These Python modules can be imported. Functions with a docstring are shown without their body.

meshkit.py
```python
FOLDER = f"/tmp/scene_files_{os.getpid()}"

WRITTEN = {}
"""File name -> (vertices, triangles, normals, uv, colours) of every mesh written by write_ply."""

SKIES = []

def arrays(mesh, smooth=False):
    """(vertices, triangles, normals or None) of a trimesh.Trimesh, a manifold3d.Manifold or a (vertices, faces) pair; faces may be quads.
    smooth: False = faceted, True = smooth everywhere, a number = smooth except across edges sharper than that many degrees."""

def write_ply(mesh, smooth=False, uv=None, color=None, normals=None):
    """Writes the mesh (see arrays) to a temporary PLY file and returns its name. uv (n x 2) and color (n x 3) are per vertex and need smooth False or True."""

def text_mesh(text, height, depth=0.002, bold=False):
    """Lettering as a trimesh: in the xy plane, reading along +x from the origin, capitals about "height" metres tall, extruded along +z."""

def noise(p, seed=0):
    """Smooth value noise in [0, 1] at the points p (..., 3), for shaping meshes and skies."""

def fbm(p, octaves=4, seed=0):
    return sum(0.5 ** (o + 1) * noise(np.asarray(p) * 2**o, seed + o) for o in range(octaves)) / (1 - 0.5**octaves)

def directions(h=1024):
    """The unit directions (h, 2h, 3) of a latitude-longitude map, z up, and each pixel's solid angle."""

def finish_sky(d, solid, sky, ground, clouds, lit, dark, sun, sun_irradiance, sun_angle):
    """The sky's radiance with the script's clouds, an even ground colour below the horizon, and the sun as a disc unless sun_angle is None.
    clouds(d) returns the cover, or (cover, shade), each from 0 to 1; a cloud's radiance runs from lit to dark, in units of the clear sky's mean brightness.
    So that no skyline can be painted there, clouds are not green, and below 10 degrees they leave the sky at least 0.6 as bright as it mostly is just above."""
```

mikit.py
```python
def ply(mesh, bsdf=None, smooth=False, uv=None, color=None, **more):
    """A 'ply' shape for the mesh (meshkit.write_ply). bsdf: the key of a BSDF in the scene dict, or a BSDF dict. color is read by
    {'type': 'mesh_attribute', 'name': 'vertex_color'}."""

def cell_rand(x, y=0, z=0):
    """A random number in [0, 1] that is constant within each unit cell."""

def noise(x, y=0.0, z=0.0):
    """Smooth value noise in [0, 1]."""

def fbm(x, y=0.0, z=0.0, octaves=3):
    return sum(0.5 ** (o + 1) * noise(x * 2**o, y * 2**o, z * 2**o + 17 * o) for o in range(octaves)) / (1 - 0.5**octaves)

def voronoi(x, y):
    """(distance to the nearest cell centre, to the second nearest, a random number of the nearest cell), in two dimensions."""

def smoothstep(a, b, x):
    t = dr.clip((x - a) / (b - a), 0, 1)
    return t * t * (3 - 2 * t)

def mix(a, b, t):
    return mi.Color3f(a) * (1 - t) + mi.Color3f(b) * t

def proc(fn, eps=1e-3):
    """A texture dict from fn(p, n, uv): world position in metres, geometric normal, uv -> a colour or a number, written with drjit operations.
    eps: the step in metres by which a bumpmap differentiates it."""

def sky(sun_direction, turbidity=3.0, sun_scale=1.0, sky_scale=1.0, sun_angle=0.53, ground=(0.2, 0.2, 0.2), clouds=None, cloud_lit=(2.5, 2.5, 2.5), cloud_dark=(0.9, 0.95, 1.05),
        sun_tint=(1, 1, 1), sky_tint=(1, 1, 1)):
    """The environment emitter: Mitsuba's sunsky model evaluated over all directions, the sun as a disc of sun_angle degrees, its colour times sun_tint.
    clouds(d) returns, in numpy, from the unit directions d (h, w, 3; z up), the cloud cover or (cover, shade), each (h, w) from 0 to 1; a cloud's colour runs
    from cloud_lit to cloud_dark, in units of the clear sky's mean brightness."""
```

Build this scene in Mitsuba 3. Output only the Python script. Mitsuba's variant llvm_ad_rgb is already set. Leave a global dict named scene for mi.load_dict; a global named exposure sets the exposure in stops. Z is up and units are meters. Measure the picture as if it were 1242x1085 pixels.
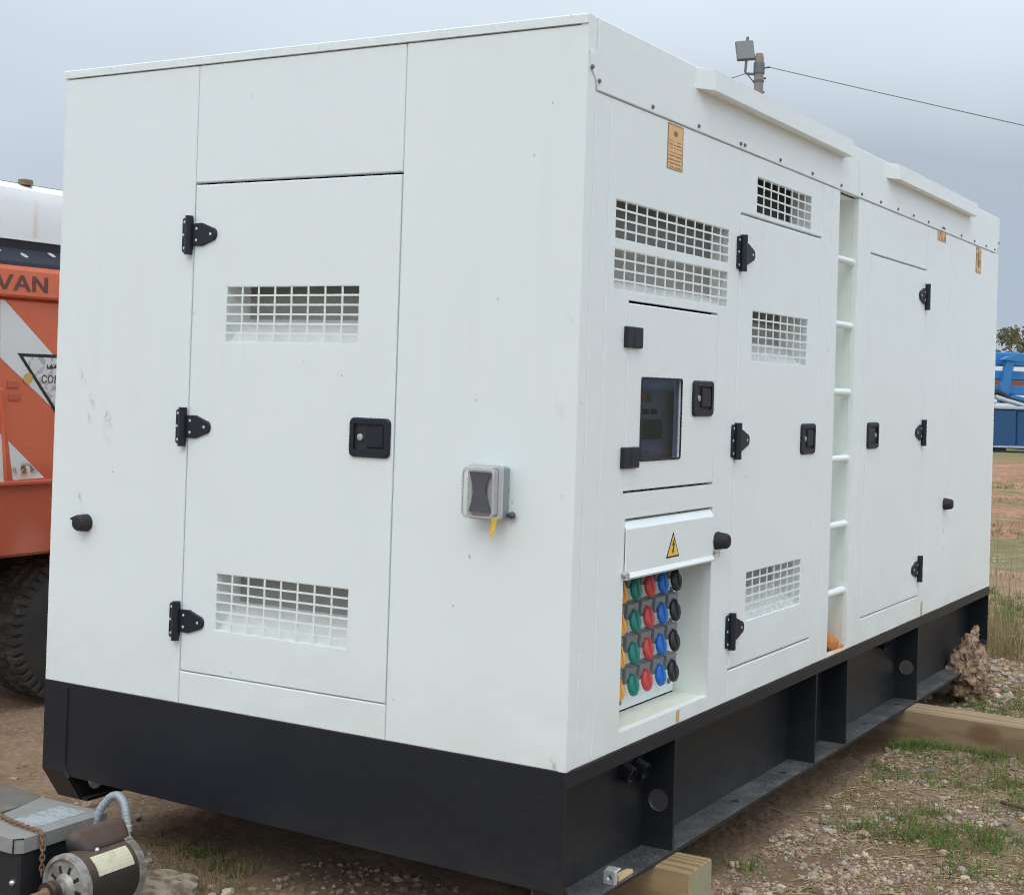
import math
import numpy as np
import trimesh
import shapely.geometry as sg
import shapely.ops as so
import manifold3d as m3
import drjit as dr
import mitsuba as mi
import mikit
import meshkit

T = mi.ScalarTransform4f
scene, labels = {}, {}
HB = 0.47                      # height of the enclosure's lower edge above the ground

# ------------------------------------------------------------------ camera, sky, exposure
RIGHT = np.array([0.8764387, 0.4804966, 0.0312755])
DOWN = np.array([0.0225494, 0.0239241, -0.9994595])
FWD = np.array([-0.4809851, 0.8766702, 0.0101331])
EYE = np.array([1.6023845, -2.8342482, 0.8727263 + HB])
FOCAL, CX, CY, PW, PH = 1742.758, 723.42, 451.795, 1242.0, 1085.0
M = np.eye(4)
M[:3, 0], M[:3, 1], M[:3, 2], M[:3, 3] = -RIGHT, -DOWN, FWD, EYE
scene['camera'] = {'type': 'perspective', 'fov': math.degrees(2 * math.atan(PW / 2 / FOCAL)), 'fov_axis': 'x',
                   'near_clip': 0.05, 'far_clip': 2000.0, 'to_world': T(M.tolist()),
                   'principal_point_offset_x': (PW / 2 - CX) / PW, 'principal_point_offset_y': (PH / 2 - CY) / PH}
exposure = 1.86


def clouds(d):
    q = np.stack([d[..., 0], d[..., 1], d[..., 2] * 1.5], -1)
    n = meshkit.fbm(q * 1.6 + 3.1, 5, 4)
    n2 = meshkit.fbm(q * np.array([3.0, 3.0, 3.4]) + 9.7, 4, 8)
    el = np.clip(d[..., 2], 0, 1)
    # the cloud is thinner towards the hidden sun and overhead, thicker on the far side of the sky
    shade = 1.03 - 1.75 * el + 0.34 * (n - 0.5) + 0.26 * (n2 - 0.5) + 0.95 * (np.clip(d[..., 1], 0.2, 1.0) - 0.70) * np.clip(1 - 3.2 * el, 0, 1)
    return np.ones_like(el), np.clip(shade, 0, 1)


scene['sky_light'] = mikit.sky((0.28, -0.88, 1.0), turbidity=4, sun_scale=0.19, sun_angle=30, clouds=clouds,
                               cloud_lit=(3.35, 3.72, 4.02), cloud_dark=(0.90, 1.05, 1.26), sun_tint=(0.80, 1.0, 1.20), ground=(0.2, 0.18, 0.16))

# ------------------------------------------------------------------ materials
N, FB, SS, MIX, VOR = mikit.noise, mikit.fbm, mikit.smoothstep, mikit.mix, mikit.voronoi


def pr(col, rough=0.5, metal=0.0, spec=0.5, **k):
    c = col if isinstance(col, dict) else {'type': 'rgb', 'value': list(col)}
    return {'type': 'twosided', 'b': {'type': 'principled', 'base_color': c, 'roughness': rough, 'metallic': metal, 'specular': spec, **k}}


SMUDGES = [(-1.49, 0.75, 0.028, 0.55), (-1.55, 0.79, 0.02, 0.45), (-1.56, 0.74, 0.016, 0.5), (-1.49, 0.70, 0.03, 0.2), (-1.59, 0.86, 0.025, 0.45),
           (-1.585, 0.52, 0.012, 0.7), (-0.278, 0.465, 0.0055, 1.0), (-0.80, 0.92, 0.006, 0.6), (-0.045, 0.82, 0.03, 0.16), (-0.03, 0.62, 0.02, 0.2), (-0.02, 1.02, 0.03, 0.14),
           (-0.030, 0.008, 0.018, 0.8), (-1.0, 1.60, 0.007, 0.5), (-0.155, 1.11, 0.004, 0.7), (1.66, 1.02, 0.011, 0.5), (1.57, 1.14, 0.012, 0.35), (2.32, 0.26, 0.012, 0.6), (2.31, 0.235, 0.010, 0.6),
           (3.14, 0.32, 0.014, 0.6), (3.135, 0.25, 0.012, 0.5), (3.13, 0.16, 0.012, 0.5), (3.13, 0.375, 0.018, 0.5), (3.7, 0.34, 0.012, 0.5)]


def f_white(p, n, uv):
    a, z = p.x + p.y, p.z - HB
    c = MIX((0.775, 0.820, 0.832), (0.742, 0.788, 0.792), FB(a * 1.7, z * 1.1, p.x * 0.7))
    streak = SS(0.60, 0.85, FB(a * 34, z * 1.1 + 3, 2.0)) * SS(0.45, 0.7, N(a * 1.3, z * 2.0, 7.0))
    c = MIX(c, (0.60, 0.60, 0.56), 0.09 * streak)
    low = SS(0.30, 0.0, z) * FB(a * 9, z * 14, 1.0)
    c = MIX(c, (0.56, 0.52, 0.44), 0.30 * low)
    d1, d2, r = VOR(a * 4.2, z * 4.2)
    c = MIX(c, (0.24, 0.19, 0.14), 0.5 * SS(0.016, 0.007, d1) * SS(0.80, 0.83, r))
    wob = 0.5 + FB(a * 60, z * 60, 0.0)
    for u, v, s, k in SMUDGES:
        s = s * 0.62
        e = dr.exp(-(dr.square((a - u) + 0.4 * (z - v)) * 1.8 + dr.square((z - v) * 0.7)) / (s * s * wob)) * SS(0.30, 0.62, FB(a * 130, z * 130, 2.0))
        c = MIX(c, (0.30, 0.25, 0.17), 0.75 * k * e)
    return c


def f_oilcan(p, n, uv):
    return N((p.x + p.y) * 2.3, p.z * 1.9, 5.0)


white = pr(mikit.proc(f_white), 0.34)
white['b']['clearcoat'], white['b']['clearcoat_gloss'] = 0.25, 0.85
scene['m_white'] = {'type': 'bumpmap', 'arbitrary': mikit.proc(f_oilcan, 0.01), 'scale': 0.0016, 'bsdf': white}
scene['m_white_plain'] = pr((0.75, 0.80, 0.80), 0.4)


def f_tray(p, n, uv):
    return MIX((0.84, 0.86, 0.85), (0.66, 0.66, 0.60), 0.25 * FB(p.x * 11 + p.y * 11, p.z * 9, p.y * 4))


scene['m_tray_shade'] = pr((0.36, 0.355, 0.335), 0.7)  # grey instead of tray white: paints in the shade at the vent backs
scene['m_tray'] = pr(mikit.proc(f_tray), 0.5)


def f_recess(p, n, uv):
    c = MIX((0.755, 0.80, 0.775), (0.70, 0.71, 0.64), 0.4 * FB(p.x * 9 + p.y * 9, p.z * 5, 2.0))
    up = SS(0.5, 0.9, n.z)
    c = MIX(c, (0.60, 0.53, 0.36), up * 0.75 * FB(p.x * 25, p.y * 18, 3.0))
    # rust washed out of the orange lump at the ladder's foot
    r = dr.exp(-(dr.square((p.y - 1.87) / 0.08) + dr.square((p.z - HB - 0.03) / 0.10)))
    return MIX(c, (0.72, 0.42, 0.20), 0.55 * r * (0.4 + N(p.y * 40, p.z * 25, p.x * 40)))


scene['m_recess'] = pr(mikit.proc(f_recess), 0.45)


def f_black(p, n, uv):
    c = MIX((0.0075, 0.0100, 0.0165), (0.0115, 0.0140, 0.0205), FB(p.x * 5 + p.y * 5, p.z * 7, p.x * 3))
    up = SS(0.6, 0.95, n.z)
    dust = 0.5 * FB(p.x * 190, p.y * 190, 1.0) + 0.5 * FB(p.x * 14, p.y * 14, 2.0)
    c = MIX(c, (0.15, 0.148, 0.148), up * (0.25 + 0.65 * SS(0.30, 0.80, dust)))
    scuff = SS(0.56, 0.74, FB(p.x * 70 + p.y * 70, p.z * 150, 6.0)) * SS(0.42, 0.7, N(p.x * 1.7 + p.y * 1.7, p.z * 3.0, 9.0))
    c = MIX(c, (0.060, 0.058, 0.056), 0.07 * scuff)
    lo = SS(0.20, 0.02, p.z - 0.12) * FB(p.x * 20 + p.y * 20, p.z * 30, 4.0)
    return MIX(c, (0.12, 0.095, 0.07), 0.16 * lo)


scene['m_black'] = pr(mikit.proc(f_black), 0.40, spec=0.42)
scene['m_plastic'] = pr((0.013, 0.017, 0.026), 0.42, spec=0.35)
scene['m_plastic_soft'] = pr((0.016, 0.018, 0.022), 0.55)
scene['m_rubber'] = pr((0.018, 0.018, 0.02), 0.7)
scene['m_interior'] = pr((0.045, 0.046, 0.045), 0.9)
scene['m_vent_shade'] = pr((0.23, 0.23, 0.22), 0.95)  # dark sheet colour that paints shade into the upper vent rows
scene['m_steel'] = pr((0.62, 0.62, 0.60), 0.32, 0.9)
scene['m_bolt'] = pr((0.16, 0.17, 0.18), 0.45, 0.5)
scene['m_bright'] = pr((0.75, 0.75, 0.74), 0.35, 0.6)
scene['m_gasket'] = pr((0.014, 0.015, 0.017), 0.6)
scene['m_greybox'] = pr((0.24, 0.28, 0.29), 0.5)
scene['m_midgrey'] = pr((0.36, 0.36, 0.38), 0.5)
scene['m_clearrim'] = pr((0.46, 0.47, 0.47), 0.3)
scene['m_greydev'] = pr((0.07, 0.075, 0.10), 0.45)
scene['m_clear'] = {'type': 'thindielectric', 'int_ior': 1.45}
scene['m_tint'] = {'type': 'thindielectric', 'int_ior': 1.33, 'specular_transmittance': {'type': 'rgb', 'value': [0.70, 0.73, 0.82]}, 'specular_reflectance': {'type': 'rgb', 'value': [0.40, 0.42, 0.46]}}
scene['m_housing'] = pr((0.20, 0.215, 0.225), 0.35)
for k, c in dict(orange=(0.72, 0.36, 0.07), green=(0.012, 0.20, 0.16), red=(0.52, 0.06, 0.065), blue=(0.012, 0.14, 0.52), black=(0.018, 0.019, 0.024)).items():
    scene['m_lid_' + k] = pr(c, 0.4)
scene['m_yellow'] = pr((0.72, 0.47, 0.06), 0.45)
scene['m_signyellow'] = pr((0.78, 0.50, 0.09), 0.45)
scene['m_signblack'] = pr((0.02, 0.018, 0.015), 0.5)
scene['m_redbutton'] = pr((0.45, 0.03, 0.04), 0.35)
scene['m_greenbutton'] = pr((0.02, 0.25, 0.10), 0.35)
scene['m_panelgrey'] = pr((0.22, 0.225, 0.265), 0.5)
scene['m_screen'] = pr((0.14, 0.20, 0.29), 0.3)


def f_sticker(p, n, uv):
    y, z = p.y, p.z - HB
    line = SS(0.22, 0.36, dr.abs(z * 105 - dr.floor(z * 105) - 0.5))
    words = SS(0.24, 0.32, N(y * 150, dr.floor(z * 105) * 3.7, 2.0)) * SS(0.12, 0.16, mikit.cell_rand(dr.floor(z * 105), 4, 0)) * SS(0.040, 0.037, dr.abs(y - 0.466))
    edge = dr.maximum(SS(0.040, 0.0425, dr.abs(y - 0.466)), SS(0.0535, 0.056, dr.abs(z - 1.489)))
    sym = SS(0.012, 0.008, dr.sqrt(dr.square((y - 0.466) * 0.8) + dr.square((z - 1.524) * 1.4)))
    head = SS(1.510, 1.514, z)
    t = dr.maximum(dr.maximum(line * words * 0.85 * (1 - head), edge * 0.75), sym * 0.9)
    return MIX((0.72, 0.43, 0.19), (0.14, 0.10, 0.07), t)


scene['m_sticker'] = pr(mikit.proc(f_sticker), 0.5)


def f_sticker2(p, n, uv):
    y, z = p.y, p.z - HB
    t = dr.maximum(SS(0.45, 0.6, FB(y * 55, z * 70, 3.0)) * 0.7, SS(0.014, 0.008, dr.abs(y - 3.597)) * SS(1.455, 1.462, z) * SS(1.528, 1.52, z))
    return MIX((0.70, 0.42, 0.17), (0.16, 0.12, 0.09), t)


scene['m_sticker2'] = pr(mikit.proc(f_sticker2), 0.5)
scene['m_tape'] = pr((0.52, 0.37, 0.16), 0.6)


def grain(ax, cols, scale=1.0):
    def f(p, n, uv):
        q = [p.x, p.y, p.z - 0.02 * p.x]
        along = q.pop(ax)
        a, b = q
        end = SS(0.8, 0.95, dr.abs([n.x, n.y, n.z][ax]))
        w = FB(along * 1.2, a * 9, b * 9)
        ring = dr.sqrt(dr.square(a * 1.0 + 0.06) + dr.square(b - 0.02)) * 110 * scale + w * 9
        t = 0.5 + 0.5 * dr.sin(ring * 2.0)
        fine = FB(along * 14, a * 190, b * 190)
        c = MIX(cols[0], cols[1], SS(0.25, 0.85, 0.55 * t + 0.45 * fine) * 1.2)
        c = MIX(c, cols[2], 0.9 * SS(0.55, 0.8, FB(along * 3.0, a * 20, b * 20 + 5)))
        knot = SS(0.05, 0.02, dr.sqrt(dr.square((along - 0.31) * 0.55) + dr.square(b - 0.075)))
        c = MIX(c, (0.16, 0.075, 0.035), 0.75 * knot)
        return MIX(c, MIX(cols[3], cols[0], 0.5 * t), end)
    return f


WOODC = ((0.33, 0.235, 0.125), (0.22, 0.14, 0.068), (0.15, 0.095, 0.05), (0.28, 0.28, 0.19))
scene['m_wood'] = pr(mikit.proc(grain(0, WOODC)), 0.75)
WOODC2 = ((0.30, 0.215, 0.13), (0.235, 0.155, 0.09), (0.19, 0.125, 0.075), (0.28, 0.23, 0.15))
scene['m_wood_far'] = pr(mikit.proc(grain(0, WOODC2, 0.7)), 0.8)
scene['m_shim'] = pr((0.55, 0.42, 0.22), 0.7)


def f_ground(p, n, uv):
    x, y = p.x, p.y
    big = FB(x * 0.9, y * 0.9, 1.0)
    med = FB(x * 6, y * 6, 2.0)
    fine = FB(x * 70, y * 70, 3.0)
    c = MIX((0.178, 0.116, 0.075), (0.276, 0.192, 0.129), SS(0.3, 0.7, 0.55 * big + 0.45 * med))
    c = c * (0.72 + 0.55 * fine)
    d1, d2, r = VOR(x * 55, y * 55)
    chip = SS(0.42, 0.30, d1) * SS(0.70, 0.74, r) * SS(0.40, 0.60, FB(x * 2.6, y * 2.6, 6.0) + 0.12 * (x > 0))
    c = MIX(c, MIX((0.22, 0.18, 0.15), (0.38, 0.325, 0.28), mikit.cell_rand(r * 997, 1, 1)), 0.6 * chip)
    dark = SS(0.55, 0.75, FB(x * 3.1, y * 3.1, 9.0))
    c = MIX(c, (0.135, 0.090, 0.058), 0.45 * dark)
    # reddish clay and thin grass further out
    far = SS(6.0, 11.0, y - 0.3 * x)
    band = FB(x * 0.22 + 2, y * 0.55, 4.0)
    fc = MIX((0.22, 0.115, 0.072), (0.345, 0.200, 0.130), FB(x * 1.6, y * 1.6, 5.0))
    fc = MIX(fc, (0.16, 0.145, 0.075), SS(0.55, 0.70, band + 0.5 * (FB(x * 3, y * 3, 8.0) - 0.5)))
    fc = fc * (0.62 + 0.76 * FB(x * 12, y * 9, 2.0)) * (0.75 + 0.5 * FB(x * 1.5, y * 7, 3.0))
    fc = MIX(fc, (0.15, 0.15, 0.075), SS(26, 32, y) * 0.8)
    return MIX(c, fc, far)


scene['m_ground'] = {'type': 'bumpmap', 'arbitrary': mikit.proc(lambda p, n, uv: FB(p.x * 38, p.y * 38, 1.0) + 0.4 * FB(p.x * 160, p.y * 160, 2.0), 0.003), 'scale': 0.014, 'bsdf': pr(mikit.proc(f_ground), 0.95, spec=0.2)}
scene['m_vcol'] = pr({'type': 'mesh_attribute', 'name': 'vertex_color'}, 0.85, spec=0.25)


def leafy(c):
    return {'type': 'principledthin', 'base_color': {'type': 'mesh_attribute', 'name': 'vertex_color'}, 'roughness': 0.6, 'diff_trans': 0.7, 'spec_trans': 0.0, 'specular' if False else 'eta': 1.3}


scene['m_leaf'] = leafy(0)


def f_orange(p, n, uv):
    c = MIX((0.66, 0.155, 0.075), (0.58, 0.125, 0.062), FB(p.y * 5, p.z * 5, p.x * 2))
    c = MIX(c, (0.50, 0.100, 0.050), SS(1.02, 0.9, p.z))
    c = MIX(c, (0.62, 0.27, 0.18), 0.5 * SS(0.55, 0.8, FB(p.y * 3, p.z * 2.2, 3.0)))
    scr = SS(0.02, 0.0, dr.abs(FB(p.y * 5, p.z * 16, 7.0) - 0.52)) * SS(0.55, 0.65, N(p.y * 7, p.z * 7, 1.0))
    return MIX(c, (0.30, 0.09, 0.05), 0.18 * scr)


scene['m_orange'] = pr(mikit.proc(f_orange), 0.5)


def f_stripe(p, n, uv):
    c = MIX((0.72, 0.735, 0.74), (0.62, 0.63, 0.62), FB(p.y * 4, p.z * 4, 2.0))
    rust = dr.exp(-(dr.square((p.y - 0.985) / 0.05) + dr.square((p.z - HB - 0.487) / 0.018))) * SS(0.35, 0.55, FB(p.y * 45, p.z * 45, 3.0))
    c = MIX(c, (0.60, 0.42, 0.24), dr.exp(-(dr.square((p.y - 0.985) / 0.035) + dr.square((p.z - HB - 0.46) / 0.03))) * 0.7)
    return MIX(c, (0.17, 0.085, 0.04), dr.minimum(rust * 1.6, 1.0))


scene['m_stripe'] = pr(mikit.proc(f_stripe), 0.5)


def f_hood(p, n, uv):
    c = MIX((0.78, 0.79, 0.80), (0.68, 0.69, 0.70), FB(p.y * 3, p.z * 4, 2.0))
    st = dr.exp(-dr.square((p.y - 0.985) / 0.014)) * SS(1.84, 1.86, p.z) * (0.25 + 0.5 * N(p.y * 60, p.z * 12, 1.0)) * SS(2.04, 1.9, p.z)
    return MIX(c, (0.60, 0.40, 0.28), 0.7 * st)


scene['m_hood'] = pr(mikit.proc(f_hood), 0.45)
scene['m_band'] = pr((0.035, 0.045, 0.065), 0.55)
scene['m_letter'] = pr((0.13, 0.045, 0.04), 0.6)
scene['m_louver'] = pr((0.42, 0.09, 0.048), 0.6)


def f_tyre(p, n, uv):
    c = MIX((0.030, 0.030, 0.032), (0.055, 0.050, 0.046), FB(p.x * 12, p.y * 12, p.z * 12))
    return MIX(c, (0.135, 0.105, 0.08), 0.6 * SS(0.42, 0.7, FB(p.x * 28, p.y * 28, p.z * 28)) * SS(0.70, 0.2, dr.abs(n.x)))


scene['m_tyre'] = pr(mikit.proc(f_tyre), 0.85)
scene['m_rim'] = pr((0.45, 0.44, 0.26), 0.5)
scene['m_dec_paper'] = pr(mikit.proc(lambda p, n, uv: MIX((0.66, 0.64, 0.64), (0.30, 0.32, 0.38), 0.75 * SS(0.5, 0.66, FB(p.y * 75, p.z * 75, 3.0)))), 0.5)
scene['m_dec_gold'] = pr((0.58, 0.37, 0.12), 0.5)
scene['m_brown_text'] = pr((0.13, 0.08, 0.065), 0.5)

scene['m_galv'] = pr(mikit.proc(lambda p, n, uv: MIX((0.34, 0.345, 0.335), (0.23, 0.225, 0.21), FB(p.x * 22, p.y * 22, p.z * 30)) * 1.0), 0.45, 0.25)
scene['m_hump'] = pr(mikit.proc(lambda p, n, uv: MIX((0.13, 0.125, 0.115), (0.20, 0.19, 0.175), FB(p.x * 25, p.y * 25, p.z * 30))), 0.55, 0.2)
scene['m_darkbox'] = pr((0.016, 0.017, 0.02), 0.5)


def f_motor(p, n, uv):
    c = MIX((0.022, 0.020, 0.020), (0.040, 0.032, 0.028), FB(p.x * 30, p.y * 30, p.z * 30))
    return MIX(c, (0.105, 0.062, 0.044), SS(0.15, 0.85, n.z) * (0.55 + 0.5 * FB(p.x * 50, p.y * 50, p.z * 50)))


scene['m_motor'] = pr(mikit.proc(f_motor), 0.55)
scene['m_bell'] = pr(mikit.proc(lambda p, n, uv: MIX((0.36, 0.35, 0.33), (0.21, 0.185, 0.16), SS(0.4, 0.7, FB(p.x * 40, p.y * 40, p.z * 40)))), 0.45, 0.3)
scene['m_plate'] = pr(mikit.proc(lambda p, n, uv: MIX((0.66, 0.62, 0.47), (0.50, 0.40, 0.27), 0.45 * SS(0.55, 0.75, FB(p.y * 60, p.z * 60, p.x * 30)) + 0.5 * SS(0.3, 0.45, dr.abs(p.z * 150 - dr.floor(p.z * 150) - 0.5)) * SS(0.45, 0.55, N(p.y * 190, dr.floor(p.z * 150) * 3.1, 1.0)))), 0.5)
scene['m_boxlabel'] = pr(mikit.proc(lambda p, n, uv: MIX((0.33, 0.36, 0.39), (0.27, 0.275, 0.28), SS(0.5, 0.62, FB(p.y * 120, p.x * 45, 1.0)))), 0.5)
scene['m_rust'] = pr(mikit.proc(lambda p, n, uv: MIX((0.30, 0.20, 0.13), (0.15, 0.075, 0.04), FB(p.x * 90, p.y * 90, p.z * 90))), 0.8, 0.2)
scene['m_conduit'] = pr((0.30, 0.33, 0.36), 0.4, 0.2)
scene['m_slab'] = {'type': 'bumpmap', 'arbitrary': mikit.proc(lambda p, n, uv: FB(p.x * 40, p.y * 60, p.z * 40), 0.003), 'scale': 0.012,
                   'bsdf': pr(mikit.proc(lambda p, n, uv: MIX((0.36, 0.29, 0.22), (0.15, 0.11, 0.08), SS(0.3, 0.75, FB(p.x * 30, p.y * 50, p.z * 30)))), 0.9)}
scene['m_clod'] = {'type': 'bumpmap', 'arbitrary': mikit.proc(lambda p, n, uv: FB(p.x * 30, p.y * 30, p.z * 30), 0.004), 'scale': 0.03,
                   'bsdf': pr(mikit.proc(lambda p, n, uv: MIX((0.40, 0.28, 0.19), (0.20, 0.125, 0.085), SS(0.3, 0.7, FB(p.x * 45, p.y * 45, p.z * 45)))), 0.95)}
scene['m_lump'] = pr(mikit.proc(lambda p, n, uv: MIX((0.62, 0.24, 0.08), (0.42, 0.13, 0.03), FB(p.x * 60, p.y * 60, p.z * 60))), 0.6)

scene['m_blue'] = pr((0.035, 0.19, 0.46), 0.45)
scene['m_blue_dark'] = pr((0.018, 0.075, 0.19), 0.5)
scene['m_rimgrey'] = pr((0.42, 0.47, 0.52), 0.5)
scene['m_trailerwhite'] = pr((0.80, 0.80, 0.80), 0.5)
scene['m_trailerred'] = pr((0.22, 0.08, 0.07), 0.6)
scene['m_pole'] = pr(mikit.proc(lambda p, n, uv: MIX((0.34, 0.30, 0.30), (0.22, 0.19, 0.19), FB(p.x * 40, p.y * 40, p.z * 3))), 0.9)
scene['m_floodgrey'] = pr((0.16, 0.18, 0.178), 0.5)
scene['m_wire'] = pr((0.17, 0.175, 0.19), 0.6)
scene['m_bark'] = pr((0.11, 0.085, 0.06), 0.9)

# ------------------------------------------------------------------ mesh helpers
END = np.array([[1, 0, 0, 0], [0, 0, -1, 0], [0, 1, 0, HB], [0, 0, 0, 1.0]])    # (u, v, w) -> x = u, z = v, outward = -y
SIDE = np.array([[0, 0, 1, 0], [1, 0, 0, 0], [0, 1, 0, HB], [0, 0, 0, 1.0]])    # (u, v, w) -> y = u, z = v, outward = +x
GEN = np.array([[1, 0, 0, 0], [0, 1, 0, 0], [0, 0, 1, HB], [0, 0, 0, 1.0]])
_count = {}


def key_of(name):
    n = _count.get(name, 0)
    _count[name] = n + 1
    k = name if n == 0 else f'{name}_{n:03d}'
    return k


def cat(ms):
    ms = [m for m in ms if m is not None]
    return trimesh.util.concatenate(ms) if len(ms) > 1 else ms[0]


def add(name, mesh, mat, frame=None, smooth=False, label=None, category=None, group=None, kind=None, color=None, exact=False):
    k = name if exact else key_of(name)
    if frame is not None:
        mesh = mesh.copy()
        mesh.apply_transform(frame)
    scene[k] = mikit.ply(mesh, mat, smooth=smooth, color=color)
    tag(k, label, category, group, kind)
    return k


def tag(k, label=None, category=None, group=None, kind=None):
    d = {a: b for a, b in (('label', label), ('category', category), ('group', group), ('kind', kind)) if b}
    if d:
        labels[k] = d


def thing(name, label, category, group=None):
    k = key_of(name)
    tag(k, label, category, group)
    return k


def bx(u0, u1, v0, v1, w0, w1):
    m = trimesh.creation.box(extents=(u1 - u0, v1 - v0, w1 - w0))
    m.apply_translation(((u0 + u1) / 2, (v0 + v1) / 2, (w0 + w1) / 2))
    return m


def rbx(u0, u1, v0, v1, w0, w1, r):
    """a box with all its edges chamfered by r"""
    pts = []
    for a, (lo, hi) in enumerate(((u0, u1), (v0, v1), (w0, w1))):
        for c in np.ndindex(2, 2, 2):
            q = [(u0 + r, u1 - r)[c[0]], (v0 + r, v1 - r)[c[1]], (w0 + r, w1 - r)[c[2]]]
            q[a] = (lo, hi)[c[a]]
            pts.append(q)
    return trimesh.convex.convex_hull(np.array(pts))


def hull(pts):
    return trimesh.convex.convex_hull(np.asarray(pts, float))


def cyl(p0, p1, r, r1=None, n=20):
    p0, p1 = np.asarray(p0, float), np.asarray(p1, float)
    z = (p1 - p0) / np.linalg.norm(p1 - p0)
    x = np.cross(z, [0, 0, 1] if abs(z[2]) < 0.9 else [1, 0, 0])
    x /= np.linalg.norm(x)
    y = np.cross(z, x)
    t = np.arange(n) * 2 * np.pi / n
    ring = np.cos(t)[:, None] * x + np.sin(t)[:, None] * y
    return hull(np.vstack([p0 + ring * r, p1 + ring * (r if r1 is None else r1)]))


def lathe(p0, axis, prof, n=28):
    """prof: (distance along the axis, radius)"""
    z = np.asarray(axis, float)
    z = z / np.linalg.norm(z)
    x = np.cross(z, [0, 0, 1] if abs(z[2]) < 0.9 else [1, 0, 0])
    x /= np.linalg.norm(x)
    y = np.cross(z, x)
    m = trimesh.creation.revolve([(max(r, 1e-5), h) for h, r in prof], sections=n)
    mm = np.eye(4)
    mm[:3, 0], mm[:3, 1], mm[:3, 2], mm[:3, 3] = x, y, z, p0
    m.apply_transform(mm)
    return m


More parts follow.
